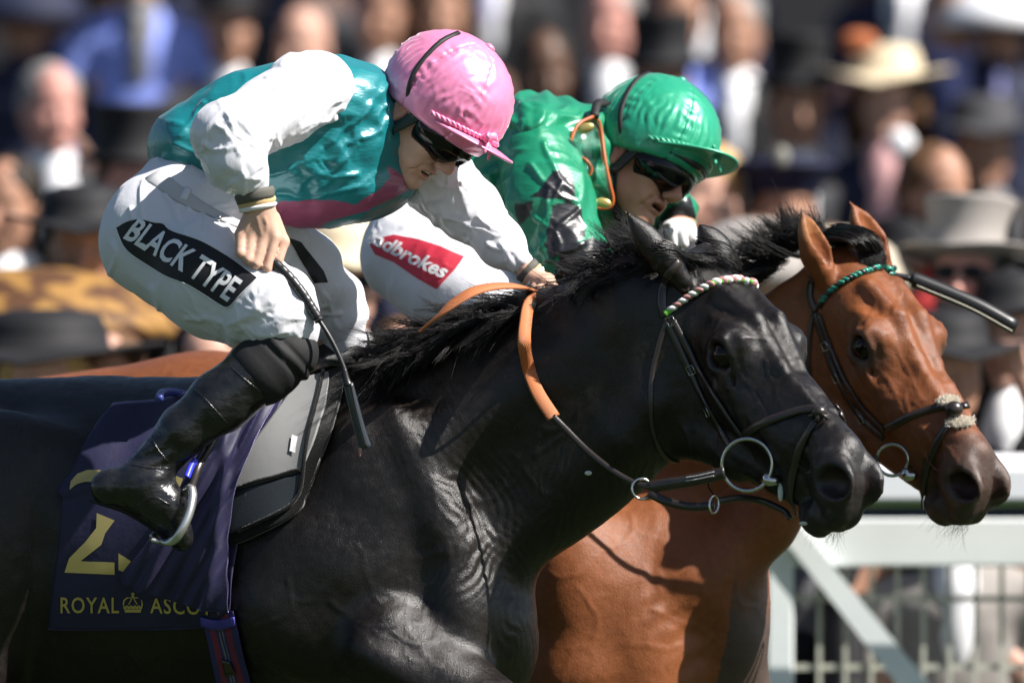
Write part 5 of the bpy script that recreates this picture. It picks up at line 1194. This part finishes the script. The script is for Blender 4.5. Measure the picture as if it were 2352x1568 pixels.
# stirrup
alu = mat('brushed_aluminium', (.58, .58, .56), .3, metal=.85, bumps=((200, .15, .001, None),))
st = thing('stirrup', W(410, 1200, -.4), 'silver stirrup iron round the toe of the black boot', 'stirrup')
tube('iron', path((440, 1118, -.385), (443, 1140, -.40), (436, 1175, -.415), (420, 1212, -.425), (402, 1238, -.42), (380, 1244, -.40), (352, 1238, -.33)), .0055, alu, st, nrm=(.5, -1, .2), wid=.009)
tube('iron', path((440, 1118, -.385), (424, 1130, -.36), (402, 1160, -.33), (385, 1195, -.31), (360, 1225, -.30), (350, 1236, -.31)), .005, alu, st, nrm=(.5, -1, .2), wid=.009)
tube('tread', path((348, 1238, -.36), (372, 1243, -.36), (402, 1244, -.37)), .005, alu, st, nrm=(.1, 0, 1), wid=.03)
tube('stirrup_leather', path((440, 1120, -.38), (458, 1070, -.36), (480, 1030, -.32), (510, 980, -.30)), .003, leather, st, nrm=(.3, -1, .1), wid=RR(9)); tube('stirrup_tab', path((430, 1095, -.385), (440, 1070, -.37), (450, 1055, -.36)), .003, mat('blue_tab', (.03, .04, .55), .3), st, nrm=(.3, -1, .1), wid=RR(8))
# whips
wh = thing('riding_whip', W(640, 620, -.35), 'black riding whip pointing down from the fist of the pink-capped jockey', 'whip')
g = path((606, 585, -.345), (650, 622, -.36), (690, 668, -.37), (718, 712, -.375), (735, 738, -.38), n=70)
tube('handle', g, [RR(11.5)+RR(1.3)*(1-((i*1.0/5.2) % 1)) for i in range(60)]+[RR(11.5)+.0012*math.sin(i*.9) for i in range(9)]+[RR(8)], rub, wh, n=12)
tube('shaft', path((735, 738, -.38), (758, 775, -.385), (778, 815, -.39), (792, 850, -.395), n=60), [RR(5.2)+.0006*(i % 2) for i in range(60)], rub, wh, n=8)
tube('shaft_collar', path((790, 845, -.394), (796, 872, -.396), (800, 885, -.397), n=10), np.linspace(RR(6), RR(11), 10), rub, wh, n=10)
tube('flap', path((800, 880, -.397), (812, 930, -.40), (826, 985, -.40), (840, 1030, -.40), n=20), .004, mat('blue_black_leather', (.03, .04, .05), .3, coat=.3), wh, nrm=(-.2, -1, .1), wid=np.linspace(RR(11), RR(14), 20))
tube('flap_edge', path((806, 880, -.404), (816, 930, -.407), (830, 985, -.407), (842, 1026, -.407), n=20), .002, leather, wh, n=6)
tube('flap_tip', path((828, 1028, -.40), (826, 1050, -.40), n=5), [.004, .004, .003, .002, .001], c_p, wh, n=6)
w2 = thing('riding_whip', W(2200, 690, 1.1), 'black padded whip end sticking out beyond the bay horse head at right', 'whip')
tube('shaft', path((1700, 560, 1.1), (1900, 600, 1.1), (2095, 641, 1.1)), RR(8), rub, w2); 
tube('padded_end', path((2090, 640, 1.1), (2120, 650, 1.1), (2240, 700, 1.1), (2335, 752, 1.1), n=30), [RR(11)]*3+[RR(17)]*25+[RR(16), RR(8)], rub, w2, nrm=(.1, -1, .3), wid=np.array([RR(10)]*3+[RR(18)]*26+[RR(16)]))
tube('seam', path((2105, 655, 1.07), (2230, 708, 1.07), (2325, 760, 1.07)), .0012, cream, w2, n=5)

# ------------------------------------------------------------------ ground, rail, terrace
grass = mat('turf', (.035, .055, .018), .9, .2, var=.3, var_scale=3, bumps=((60, .8, .03, None),)); conc = mat('concrete_step', (.035, .035, .037), .9, .2, var=.2, var_scale=2)
def box(name, lo, hi, m, par=None, bev=0.0, **props):
    bm = bmesh.new(); bmesh.ops.create_cube(bm, size=1); lo = Vector(lo); hi = Vector(hi)
    for v in bm.verts: v.co = Vector([(lo[i]+hi[i])/2+v.co[i]*(hi[i]-lo[i]) for i in range(3)])
    if bev: bmesh.ops.bevel(bm, geom=bm.edges[:], offset=bev, segments=2, affect='EDGES', profile=.5)
    me = bpy.data.meshes.new(name); bm.to_mesh(me); bm.free(); return link(name, me, m, par, smooth=False, **props)
bm = bmesh.new(); bmesh.ops.create_grid(bm, x_segments=40, y_segments=40, size=600); me = bpy.data.meshes.new('ground'); bm.to_mesh(me); bm.free(); link('ground', me, grass, smooth=False, kind='structure')
rl = np.random.RandomState(3); n = 26000; bx = rl.rand(n)*14-7; by = rl.rand(n)*12-5; L = .03+.05*rl.rand(n); an = rl.rand(n)*6.28; w_ = .003
P0 = np.stack([bx, by, np.zeros(n)], 1); S = np.stack([np.cos(an), np.sin(an), 0*an], 1)*w_; T = np.stack([rl.randn(n)*.02, rl.randn(n)*.02, L], 1)
V = np.stack([P0-S, P0+S, P0+T], 1).reshape(-1, 3); o = link('grass_blades', mesh_np('grass_blades', V, np.arange(3*n).reshape(-1, 3)), mat('grass_blade', (.07, .14, .03), .7, var=.3), kind='stuff')

# ------------------------------------------------------------------ running rail and gate-like barrier at y = 5
FY = 5.0; fs = (DIST+FY)/DIST/SCL
def zf(py): return ZC-(py-784)*fs
def xf(px): return (px-1176)*fs
pvc = mat('white_rail_plastic', (.84, .85, .87), .35, .5, coat=.2); paint = mat('pale_green_grey_paint', (.80, .84, .83), .55, .4, var=.06, var_scale=6, bumps=((30, .1, .003, None),)); wire = mat('painted_wire', (.50, .50, .42), .5)
dgr = mat('moss_green_trim', (.16, .22, .06), .6); dnv = mat('navy_trim', (.012, .02, .055), .5)
ra_ = thing('running_rail', (0, FY-.25, 0), 'white tubular running rail with green and navy trim behind the horses', 'rail')
tube('rail_tube', [(x, FY-.25, zf(1096)) for x in np.linspace(-9, 9, 30)], .060, pvc, ra_, n=24)
box('rail_face', (-9, FY-.322, zf(1147)), (9, FY-.27, zf(1070)), pvc, ra_, .008)
box('trim', (-9, FY-.315, zf(1160)), (9, FY-.195, zf(1149)), dgr, ra_); box('trim', (-9, FY-.30, zf(1185)), (9, FY-.20, zf(1162)), dnv, ra_)
for x in (-7.3, -4.9, -2.45, 0.0, 2.2, 4.6, 7.1): box('rail_post', (x-.03, FY-.23, 0), (x+.03, FY-.18, zf(1120)), pvc, ra_, .006)
for i in range(-3, 4):
    x0 = xf(1790)+i*2.25; lab = {0: 'pale green grey barrier panel with diagonal brace and wire mesh under the bay muzzle'}.get(i, 'pale green grey barrier panel hidden behind the horses, %s of the braced one' % ('left' if i < 0 else 'right'))
    if i not in (-1, 0, 1, 2, -2): continue
    f = thing('barrier', (x0, FY, 0), lab if i == 0 else ['second', 'first'][abs(i) % 2]+' pale green grey barrier panel '+('left' if i < 0 else 'right')+' of the braced one', 'barrier', 'barrier panels under the rail')
    box('top_board', (x0-.035, FY-.03, zf(1300)), (x0+2.20, FY+.012, zf(1190)), paint, f, .006)
    box('post', (x0-.032, FY-.036, 0), (x0+.034, FY+.03, zf(1190)), paint, f, .006); box('bottom_board', (x0+.036, FY-.02, .12), (x0+2.19, FY+.02, .22), paint, f, .005)
    a = math.atan2(zf(1300)-.25, 1.0); bm = bmesh.new(); p = [(x0+.0, zf(1225)), (x0+.035, zf(1190)), (x0+.035+.86, .20), (x0-.07+.86, .20)]
    vs = [bm.verts.new((x, FY-.055, z)) for x, z in p]; vb = [bm.verts.new((x, FY-.033, z)) for x, z in p]
    bm.faces.new(vs); bm.faces.new(vb[::-1]); [bm.faces.new((vs[k], vb[k], vb[(k+1) % 4], vs[(k+1) % 4])) for k in range(4)]
    bmesh.ops.recalc_face_normals(bm, faces=bm.faces); me = bpy.data.meshes.new('diagonal_brace'); bm.to_mesh(me); bm.free(); link('diagonal_brace', me, paint, f, smooth=False)
    for k in range(1, 34):
        x = x0+.035+k*.0635
        if x < x0+2.18: box('wire', (x-.0055, FY+.035, .2), (x+.0055, FY+.042, zf(1295)), wire, f)
    for z in (zf(1375), zf(1532), zf(1690), zf(1850)): box('wire', (x0+.03, FY+.043, z-.007), (x0+2.19, FY+.052, z+.007), wire, f)

# ------------------------------------------------------------------ spectators on the terrace
NR = 5
def row(r): return 6.0+4.0*r, .08+.33*r
for r in range(NR+2):
    y, h = row(r); box('terrace_step', (-16, y-1.2, -.2), (16, y+2.8 if r < NR+1 else y+3, h), conc, kind='structure')
y, h = row(NR+2); box('grandstand_wall', (-16, y-.3, -.2), (16, y, h+5), mat('dark_wall', (.02, .02, .024), .9), kind='structure')
CX = Xf((0, 0, 0), [[0, 1, 0], [-1, 0, 0], [0, 0, 1]], (1.05, 1.05, 1.05))
def K(a, ra, b, rb, k=.03, sq=None): return Cone(a, ra, b, rb, k, 0, sq)
TM = {}
def tmpl(name, prims, lo, hi, cell=.011, disp=0, f=10):
    V, F = sdf_mesh(prims, lo, hi, cell); V = relax(V, F, 1)
    if disp: N = normals(V, F); V = V+N*(disp*fbm(V, f, 2, 3))[:, None]
    TM[name] = mesh_np(name, V, F); TM[name].polygons.foreach_set('use_smooth', np.ones(len(F), bool)); TM[name].materials.append(skin)
hand = lambda s, p: K(p, .034, (p[0], p[1]-.05, p[2]-.05), .026, .02)
fp = face_prims(CX)
tmpl('skin_down', fp+[K((0, .01, -.08), .055, (0, .03, -.2), .062), hand(1, (.28, -.08, -.86)), hand(-1, (-.28, -.08, -.86)), K((.26, 0, -.55), .03, (.28, -.07, -.85), .028), K((-.26, 0, -.55), .03, (-.28, -.07, -.85), .028), K((0, .03, -.2), .06, (0, .02, -.5), .1), K((0, .02, -.3), .06, (.26, .0, -.55), .04), K((0, .02, -.3), .06, (-.26, .0, -.55), .04)], (-.4, -.3, -1), (.4, .3, .2), .008)
tmpl('skin_up', fp+[K((0, .01, -.08), .055, (0, .03, -.2), .062), K((0, .03, -.2), .06, (0, .02, -.5), .1), K((0, .02, -.3), .06, (.27, -.02, -.48), .04), K((.27, -.02, -.48), .035, (.20, -.26, -.18), .028), K((.20, -.26, -.18), .034, (.16, -.29, -.08), .028, .015), K((0, .02, -.3), .06, (-.26, .0, -.55), .04), K((-.26, 0, -.55), .03, (-.10, -.22, -.62), .028), K((-.10, -.22, -.62), .034, (-.05, -.25, -.60), .028, .015)]+
     [K((.16+.016*i, -.30, -.09), .010, (.15+.018*i, -.31, -.03), .009, .006) for i in range(-1, 3)], (-.4, -.4, -.8), (.4, .3, .2), .008)
SQ3 = (0, 1, 0, 1.45)
tors = [K((0, .03, -.32), .17, (0, .03, -.75), .15, .06, SQ3), K((-.17, .03, -.285), .075, (.17, .03, -.285), .075, .06), K((0, .03, -.75), .17, (0, .03, -.95), .18, .05, SQ3), K((0, .05, -.2), .075, (0, .04, -.3), .13, .05)]
tmpl('jacket_down', tors+[K((.20, .03, -.30), .075, (.26, .02, -.56), .056), K((.26, .02, -.56), .058, (.28, -.06, -.83), .048), K((-.20, .03, -.30), .075, (-.26, .02, -.56), .056), K((-.26, .02, -.56), .058, (-.28, -.06, -.83), .048)], (-.4, -.3, -1.2), (.4, .3, -.1), .010, .006)
tmpl('jacket_up', tors+[K((.20, .03, -.30), .075, (.27, -.03, -.50), .058), K((.27, -.03, -.50), .06, (.205, -.25, -.21), .046), K((-.20, .03, -.30), .075, (-.26, .02, -.56), .056), K((-.26, .02, -.56), .058, (-.12, -.20, -.61), .046)], (-.4, -.4, -1.2), (.4, .3, -.1), .010, .006)
tmpl('trousers', [K((.085, .02, -.95), .10, (.10, .02, -1.58), .06, .04), K((-.085, .02, -.95), .10, (-.10, .02, -1.58), .06, .04), K((-.06, .03, -.92), .11, (.06, .03, -.92), .11), K((.10, .04, -1.60), .045, (.11, -.10, -1.63), .035, .02), K((-.10, .04, -1.60), .045, (-.11, -.10, -1.63), .035, .02)], (-.3, -.3, -1.72), (.3, .3, -.75), .014)
tmpl('shirt_front', [Ell((0, -.055, -.30), (.058, .055, .16), .01), K((-.035, .01, -.175), .042, (.035, .01, -.175), .042, .02), K((0, -.01, -.17), .055, (0, -.05, -.25), .05, .03)], (-.2, -.2, -.6), (.2, .2, -.08), .008)
tmpl('tie', [K((0, -.098, -.195), .016, (0, -.120, -.30), .020, .01, (0, 1, 0, 1.8)), K((0, -.098, -.195), .019, (0, -.10, -.205), .017, .01)], (-.1, -.25, -.5), (.1, .1, -.1), .006)
tmpl('hair', [Ell((0, .018, .035), (.092, .105, .105), .01), Ell((0, .05, -.03), (.085, .065, .08), .03), Half((0, -1, -.9), .012, .01)], (-.2, -.2, -.2), (.2, .2, .2), .008, .006, 25)
tmpl('long_hair', [Ell((0, .018, .035), (.098, .108, .108), .01), K((.075, .03, 0), .045, (.10, .02, -.22), .045, .04), K((-.075, .03, 0), .045, (-.10, .02, -.22), .045, .04), Ell((0, .06, -.08), (.10, .07, .13), .03), Half((0, -1, -.55), .035, .01)], (-.2, -.2, -.4), (.2, .2, .2), .008, .008, 22)
tmpl('sunglasses', [Ell((.033, -.098, -.008), (.030, .010, .020), .004), Ell((-.033, -.098, -.008), (.030, .010, .020), .004), K((.06, -.09, 0), .005, (.085, .0, -.005), .004, .004), K((-.06, -.09, 0), .005, (-.085, .0, -.005), .004, .004), K((-.02, -.104, 0), .004, (.02, -.104, 0), .004, .004)], (-.15, -.15, -.05), (.15, .1, .05), .005)
def ltm(name, prof, sx=1., sy=1.12, n=28, dip=0):
    prof = np.array(prof); V = [(r*math.cos(a)*sx, r*math.sin(a)*sy+.012, z+dip*(r/.17)**3*(abs(math.cos(a))-.4)) for r, z in prof for a in np.linspace(0, 2*math.pi, n, endpoint=False)]
    k = len(prof); F = [(i*n+q, i*n+(q+1) % n, (i+1)*n+(q+1) % n, (i+1)*n+q) for i in range(k-1) for q in range(n)]
    me = mesh_np(name, np.array(V), F); me.polygons.foreach_set('use_smooth', np.ones(len(F), bool)); me.materials.append(skin); TM[name] = me
ltm('top_hat', [(.088, .04), (.10, .045), (.150, .058), (.154, .062), (.150, .066), (.104, .064), (.096, .075), (.094, .13), (.100, .195), (.104, .205), (.098, .212), (.001, .214)], dip=.03)
ltm('hat_band', [(.0985, .068), (.0995, .070), (.0980, .098), (.0965, .100)])
ltm('brim_hat', [(.09, .04), (.12, .042), (.20, .040), (.205, .044), (.20, .050), (.125, .056), (.108, .062), (.104, .10), (.092, .135), (.05, .150), (.001, .150)], dip=.03)
ltm('peaked_cap', [(.088, .03), (.105, .032), (.108, .035), (.106, .075), (.150, .105), (.152, .112), (.13, .125), (.001, .135)])
ltm('bowl_hat', [(.10, .02), (.17, .0), (.215, -.03), (.22, -.028), (.20, .02), (.15, .08), (.10, .115), (.05, .13), (.001, .132)])
def cmat(key, c, rough=.7): return mat('cloth_'+key, c, rough, .3)
leo = mat('leopard_print', (.42, .20, .035), .7)
nt = leo.node_tree; b_ = nt.nodes['Principled BSDF']; vo = nt.nodes.new('ShaderNodeTexNoise'); vo.inputs['Scale'].default_value = 22; rp2 = nt.nodes.new('ShaderNodeValToRGB'); tc = nt.nodes.new('ShaderNodeTexCoord'); nt.links.new(tc.outputs['Object'], vo.inputs[0])
rp2.color_ramp.elements[0].position = .44; rp2.color_ramp.elements[0].color = (.08, .03, .008, 1); rp2.color_ramp.elements[1].position = .54; rp2.color_ramp.elements[1].color = (.30, .155, .035, 1); nt.links.new(vo.outputs[0], rp2.inputs[0]); nt.links.new(rp2.outputs[0], b_.inputs['Base Color'])
CM = dict(black=(.012, .012, .014), navy=(.014, .018, .045), charcoal=(.045, .045, .05), grey=(.17, .17, .18), blue=(.28, .36, .88), white=(.80, .80, .82), brown=(.10, .05, .03), cream=(.62, .52, .36), beige=(.42, .37, .29), greyhat=(.29, .265, .245),
          gold=(.42, .22, .04), orange=(.60, .12, .03), lilac=(.26, .26, .50), pink=(.60, .34, .34), teal=(.30, .55, .55), dark_hair=(.02, .014, .01), brown_hair=(.11, .055, .025), blonde=(.50, .32, .13), grey_hair=(.25, .24, .23), red=(.40, .03, .03), green=(.03, .10, .06), navycap=(.010, .012, .035))
for k_, c_ in (('fair', (.54, .31, .23)), ('tan', (.38, .20, .13)), ('rosy', (.55, .27, .22)), ('deep', (.10, .05, .03))): mat('face_'+k_, c_, .5, .4)
def hm(k): return leo if k == 'gold_leopard' else cmat(k, CM[k])
def person_at(px, py, r, label, suit='black', sk='fair', hat=None, hatc='black', band=None, hair='dark_hair', tie=None, shirt='white', arm='down', shades=False, turn=0, legs='black', y=None, tilt=0, hs=1.0):
    yy, h = row(r); yy = y if y is not None else yy; q = W(px, py, yy); sc = (q[2]-h)/1.66
    lbl = label
    root = thing('person', (q[0], yy, h), lbl, 'person', 'spectators on the terrace')
    Mx = Matrix.Translation((q[0], yy, q[2])) @ Matrix.Rotation(math.radians(turn), 4, 'Z') @ Matrix.Rotation(math.radians(tilt), 4, 'X') @ Matrix.Diagonal((1, 1, 1, 1))
    def add(mesh, m, name, par=None, extra=None):
        o = bpy.data.objects.new(name, TM[mesh]); COL.objects.link(o); o.parent = root; o.matrix_parent_inverse = Matrix.Translation((-q[0], -yy, -h))
        o.matrix_basis = Mx if extra is None else Mx @ extra
        o.material_slots[0].link = 'OBJECT'; o.material_slots[0].material = m; return o
    add('skin_'+arm, MATS['face_'+sk], 'body'); add('jacket_'+arm, hm(suit), 'jacket'); add('shirt_front', hm(shirt), 'shirt')
    lo_ = q[2]-h; k = (lo_-.92)/(1.645-.92); 
    add('trousers', hm(legs), 'trousers', extra=Matrix.Translation((0, 0, -.92)) @ Matrix.Diagonal((1, 1, max(k, .3), 1)) @ Matrix.Translation((0, 0, .92)))
    if tie: add('tie', hm(tie), 'tie')
    if hair: add('long_hair' if hair.endswith('_long') else 'hair', hm(hair.replace('_long', '')), 'hair')
    if shades: add('sunglasses', MATS['smoked_lens'], 'sunglasses')
    if hat:
        add(hat, hm(hatc), 'hat', extra=Matrix.Diagonal((hs, hs, .9 if hs == 1.15 else (hs+1)/2 if hs < 1.5 else 1.1, 1)))
        if band: add('hat_band', hm(band), 'hat_band')
    return root, Mx
r_, M1 = person_at(2222, 632, 0, 'man in pale grey top hat and sunglasses right of the bay head', 'black', 'rosy', 'top_hat', 'greyhat', None, 'grey_hair', 'lilac', shades=True, turn=-14, tilt=-9, hs=1.15)
person_at(2440, 660, 0, 'man in grey top hat cut off by the right edge', 'charcoal', 'tan', 'top_hat', 'greyhat', None, 'grey_hair', None, turn=20)
person_at(1915, 640, 0, 'woman in wide pale grey straw hat between the two horse heads', 'grey', 'fair', 'bowl_hat', 'beige', None, 'brown_hair', shirt='grey', turn=25)
person_at(1735, 620, 0, 'guest in upturned beige hat just right of the green-capped jockey', 'beige', 'fair', 'bowl_hat', 'greyhat', None, 'brown_hair', shirt='pink', turn=-15)
person_at(2085, 620, 1, 'person in low black hat with gold band left of the grey top hat', 'black', 'tan', 'brim_hat', 'black', 'gold', 'dark_hair', turn=10)
person_at(1800, 470, 1, 'officer in dark navy peaked cap with silver badge', 'navycap', 'tan', 'peaked_cap', 'navycap', None, 'dark_hair', turn=10)
ball('badge', W(1795, 360, row(1)[0]-.16), (.022, .01, .028), mat('badge_metal', (.30, .29, .24), .5), r_ if False else bpy.data.objects['person.%03d' % (len([o for o in bpy.data.objects if o.name.startswith('person')])-1)] )
person_at(1832, 238, 2, 'man in black top hat and white collar above the officer', 'charcoal', 'tan', 'top_hat', 'black', None, 'dark_hair', turn=8)
rw, Mw = person_at(2035, 215, 2, 'woman in cream straw hat with orange flower and long auburn hair', 'navy', 'fair', 'brim_hat', 'cream', None, 'brown_hair_long', shirt='pink', turn=-10)
ball('flower', W(1972, 96, row(2)[0]-.13), (.06, .04, .035), mat('flower_orange', (.42, .12, .04), .8), rw, n=12)
o = ball('paper_cup', W(2068, 330, row(2)[0]-.40), (.042, .04, .046), hm('white')); tag(o, 'round white cup or fan held up by the woman in the cream hat', 'cup')
person_at(2150, 440, 1, 'person in dark red jacket holding an arm up near the white cup', 'red', 'tan', None, 'black', None, 'brown_hair', shirt='red', arm='up', turn=35)
person_at(1688, 70, 3, 'man in dark suit with long white cravat above the green cap', 'black', 'tan', None, 'black', None, 'grey_hair', 'white', turn=-5)
person_at(1405, 45, 3, 'rosy faced man with white shirt at top middle', 'black', 'rosy', None, 'black', None, 'grey_hair', None, turn=-15)
person_at(1250, 165, 2, 'dark brown face between pink and green caps', 'black', 'deep', None, 'black', None, 'dark_hair', None, shirt='charcoal', turn=10)
person_at(1560, 30, 3, 'person in royal blue jacket behind the green cap', 'blue', 'tan', None, 'black', None, 'dark_hair', shirt='blue')
person_at(118, 245, 2, 'rosy man with thin hair and a wide white shirt front at far left', 'black', 'rosy', None, 'black', None, 'grey_hair', None, turn=18, arm='up')
person_at(300, 415, 1, 'man in tall black top hat above the white breeches', 'black', 'rosy', 'top_hat', 'black', None, 'dark_hair', turn=15)
person_at(20, 470, 1, 'man in beige jacket and dark hair at the left edge', 'beige', 'tan', None, 'black', None, 'dark_hair', None, turn=-20)
person_at(190, 560, 1, 'man in plain black coat in front of the rosy man', 'black', 'tan', 'brim_hat', 'black', None, 'dark_hair', None, shirt='black', y=6.7)
person_at(318, -95, 3, 'man in light blue suit and grey tie at top left', 'blue', 'fair', None, 'black', None, 'brown_hair', 'grey', shirt='grey')
person_at(60, 30, 3, 'woman in navy hat beside the light blue suit', 'navy', 'tan', 'bowl_hat', 'navy', None, 'brown_hair', shirt='navy')
person_at(700, 105, 3, 'bare headed man with a raised hand behind the teal shirt', 'beige', 'fair', None, 'black', None, None, None, shirt='pink', arm='up', turn=-30)
person_at(520, 60, 3, 'man in charcoal suit and black top hat right of the light blue suit', 'charcoal', 'tan', 'top_hat', 'black', None, 'grey_hair', None, turn=15)
person_at(885, 30, 3, 'man with bright white shirt beside the pink cap', 'black', 'tan', None, 'black', None, 'dark_hair', None, turn=-20)
person_at(1010, 20, 3, 'brown haired woman above the pink cap', 'brown', 'tan', None, 'black', None, 'brown_hair_long', None, shirt='brown')
person_at(90, 745, 0, 'woman in gold leopard print wide hat at lower left', 'brown', 'fair', 'bowl_hat', 'gold_leopard', None, 'brown_hair_long', shirt='brown', turn=15, y=6.5, hs=1.75)
person_at(100, 862, 0, 'blonde woman under a wide black hat at lower left', 'black', 'fair', 'brim_hat', 'black', None, 'blonde_long', shirt='black', turn=-8, y=5.7, hs=1.5)
person_at(250, 880, 0, 'dark haired woman with hand raised by the bay croup', 'black', 'fair', None, 'charcoal', None, 'brown_hair', shirt='black', arm='up', turn=-8, y=5.9)
person_at(480, 850, 0, 'person in pale teal top just over the bay croup', 'teal', 'fair', None, 'charcoal', None, 'dark_hair', shirt='teal', y=5.8)
person_at(790, 640, 0, 'man in straw hat with dark band and sunglasses between the jockeys', 'beige', 'fair', 'brim_hat', 'cream', 'black', 'brown_hair', None, shirt='white', shades=True, turn=10)
person_at(930, 850, 0, 'guest in pink shirt low between the jockeys', 'pink', 'fair', None, 'charcoal', None, 'brown_hair', shirt='pink', y=5.8)
person_at(1625, 440, 1, 'pale pink dressed guest behind the green goggles', 'pink', 'fair', None, 'charcoal', None, 'blonde', shirt='pink', turn=-20, arm='up')
person_at(2330, 760, 0, 'man in black suit with white cuff raising a hand at the right edge', 'black', 'fair', 'brim_hat', 'black', None, 'dark_hair', shirt='white', arm='up', turn=-30, y=5.9)
person_at(2175, 850, 0, 'short guest in black hat and coat behind the bay forehead', 'black', 'tan', 'brim_hat', 'black', None, 'dark_hair', shirt='black', y=5.6, turn=15)
person_at(2195, 1120, 0, 'child in pale grey coat behind the wire mesh', 'greyhat', 'fair', None, 'black', None, 'brown_hair', shirt='white', legs='greyhat', y=5.55)
person_at(2290, 40, 3, 'guest in white floral hat at top right', 'navy', 'tan', 'bowl_hat', 'white', None, 'dark_hair', 'lilac', shirt='navy')
person_at(2190, 20, 3, 'man in navy suit with long lilac tie at top right', 'navy', 'tan', None, 'black', None, 'dark_hair', 'lilac', shirt='lilac')
person_at(2260, 330, 2, 'person in charcoal coat above the grey top hat', 'charcoal', 'tan', 'brim_hat', 'charcoal', None, 'dark_hair', shirt='grey')
person_at(1520, 190, 2, 'person in black behind the green cap', 'black', 'tan', 'top_hat', 'black', None, 'dark_hair', shirt='black')
# the rest of the crowd, filling the gaps row by row
rs = random.Random(12); marks = [(3100, 'well beyond the right edge'), (2750, 'just beyond the right edge'), (-750, 'well beyond the left edge'), (-400, 'beyond the left edge'), (60, 'at the far left'), (330, 'by the light blue suit'), (620, 'behind the teal shirt'), (900, 'left of the pink cap'), (1150, 'right of the pink cap'), (1400, 'left of the green cap'), (1650, 'right of the green cap'), (1900, 'above the bay ears'), (2150, 'near the cream hat'), (2400, 'at the far right')]
rown = ['front row', 'second row', 'third row', 'fourth row', 'fifth row', 'sixth row', 'seventh row', 'eighth row', 'back row']
used = set(); ball('eyes', (0, 0, -5), .001, hm('black')) if 0 else None; named = [(o_.location.x, o_.location.y) for o_ in bpy.data.objects if o_.get('group') == 'spectators on the terrace']
for r in range(1, 6):
    yy, h = row(r); s = (DIST+yy)/DIST/SCL; px = -800+rs.random()*200
    while px < 3200:
        z = h+1.66+rs.uniform(-.08, .09); py = 784-(z-ZC)/s; x = (px-1176)*s
        clash = any(abs(x-a) < (.30 if r > 3 else .42) and abs(yy-b) < .9 for a, b in named)
        if not clash and not (r in (2, 3) and -100 < px < 2400 and rs.random() < .65) and not (r <= 3 and 80 < px < 560 and r > 1):
            suit = rs.choice(['black', 'black', 'charcoal', 'navy', 'navy', 'black', 'brown', 'navycap']); hat = rs.choice([None, 'top_hat', 'brim_hat', 'top_hat']); hc = rs.choice(['black', 'black', 'black', 'greyhat']) if hat else 'black'
            hr = rs.choice(['dark_hair', 'brown_hair', 'grey_hair', 'dark_hair'])
            mk = min(marks, key=lambda m: abs(m[0]-px))[1]
            hl = {'top_hat': 'top hat', 'brim_hat': 'brimmed hat', None: hr.replace('_', ' ')}[hat]; cl_ = {'greyhat': 'grey'}.get(hc, hc)+' ' if hat else ''
            sn = {'navycap': 'dark navy'}.get(suit, suit)
            lb = 'guest in %s suit and %s%s, %s, %s' % (sn, cl_, hl, rown[r], mk)
            if hat is None: lb = 'guest in %s suit with %s, %s, %s' % (sn, hl, rown[r], mk)
            if lb not in used:
                used.add(lb); person_at(px, py, r, lb, suit, rs.choice(['tan', 'tan', 'rosy', 'deep']), hat, hc, None, hr, rs.choice([None, 'lilac', 'navy', None]), shirt=rs.choice(['white', suit]), turn=rs.uniform(-30, 30), y=yy+.25)
        px += rs.uniform(330, 480) if r < 4 else rs.uniform(380, 520)
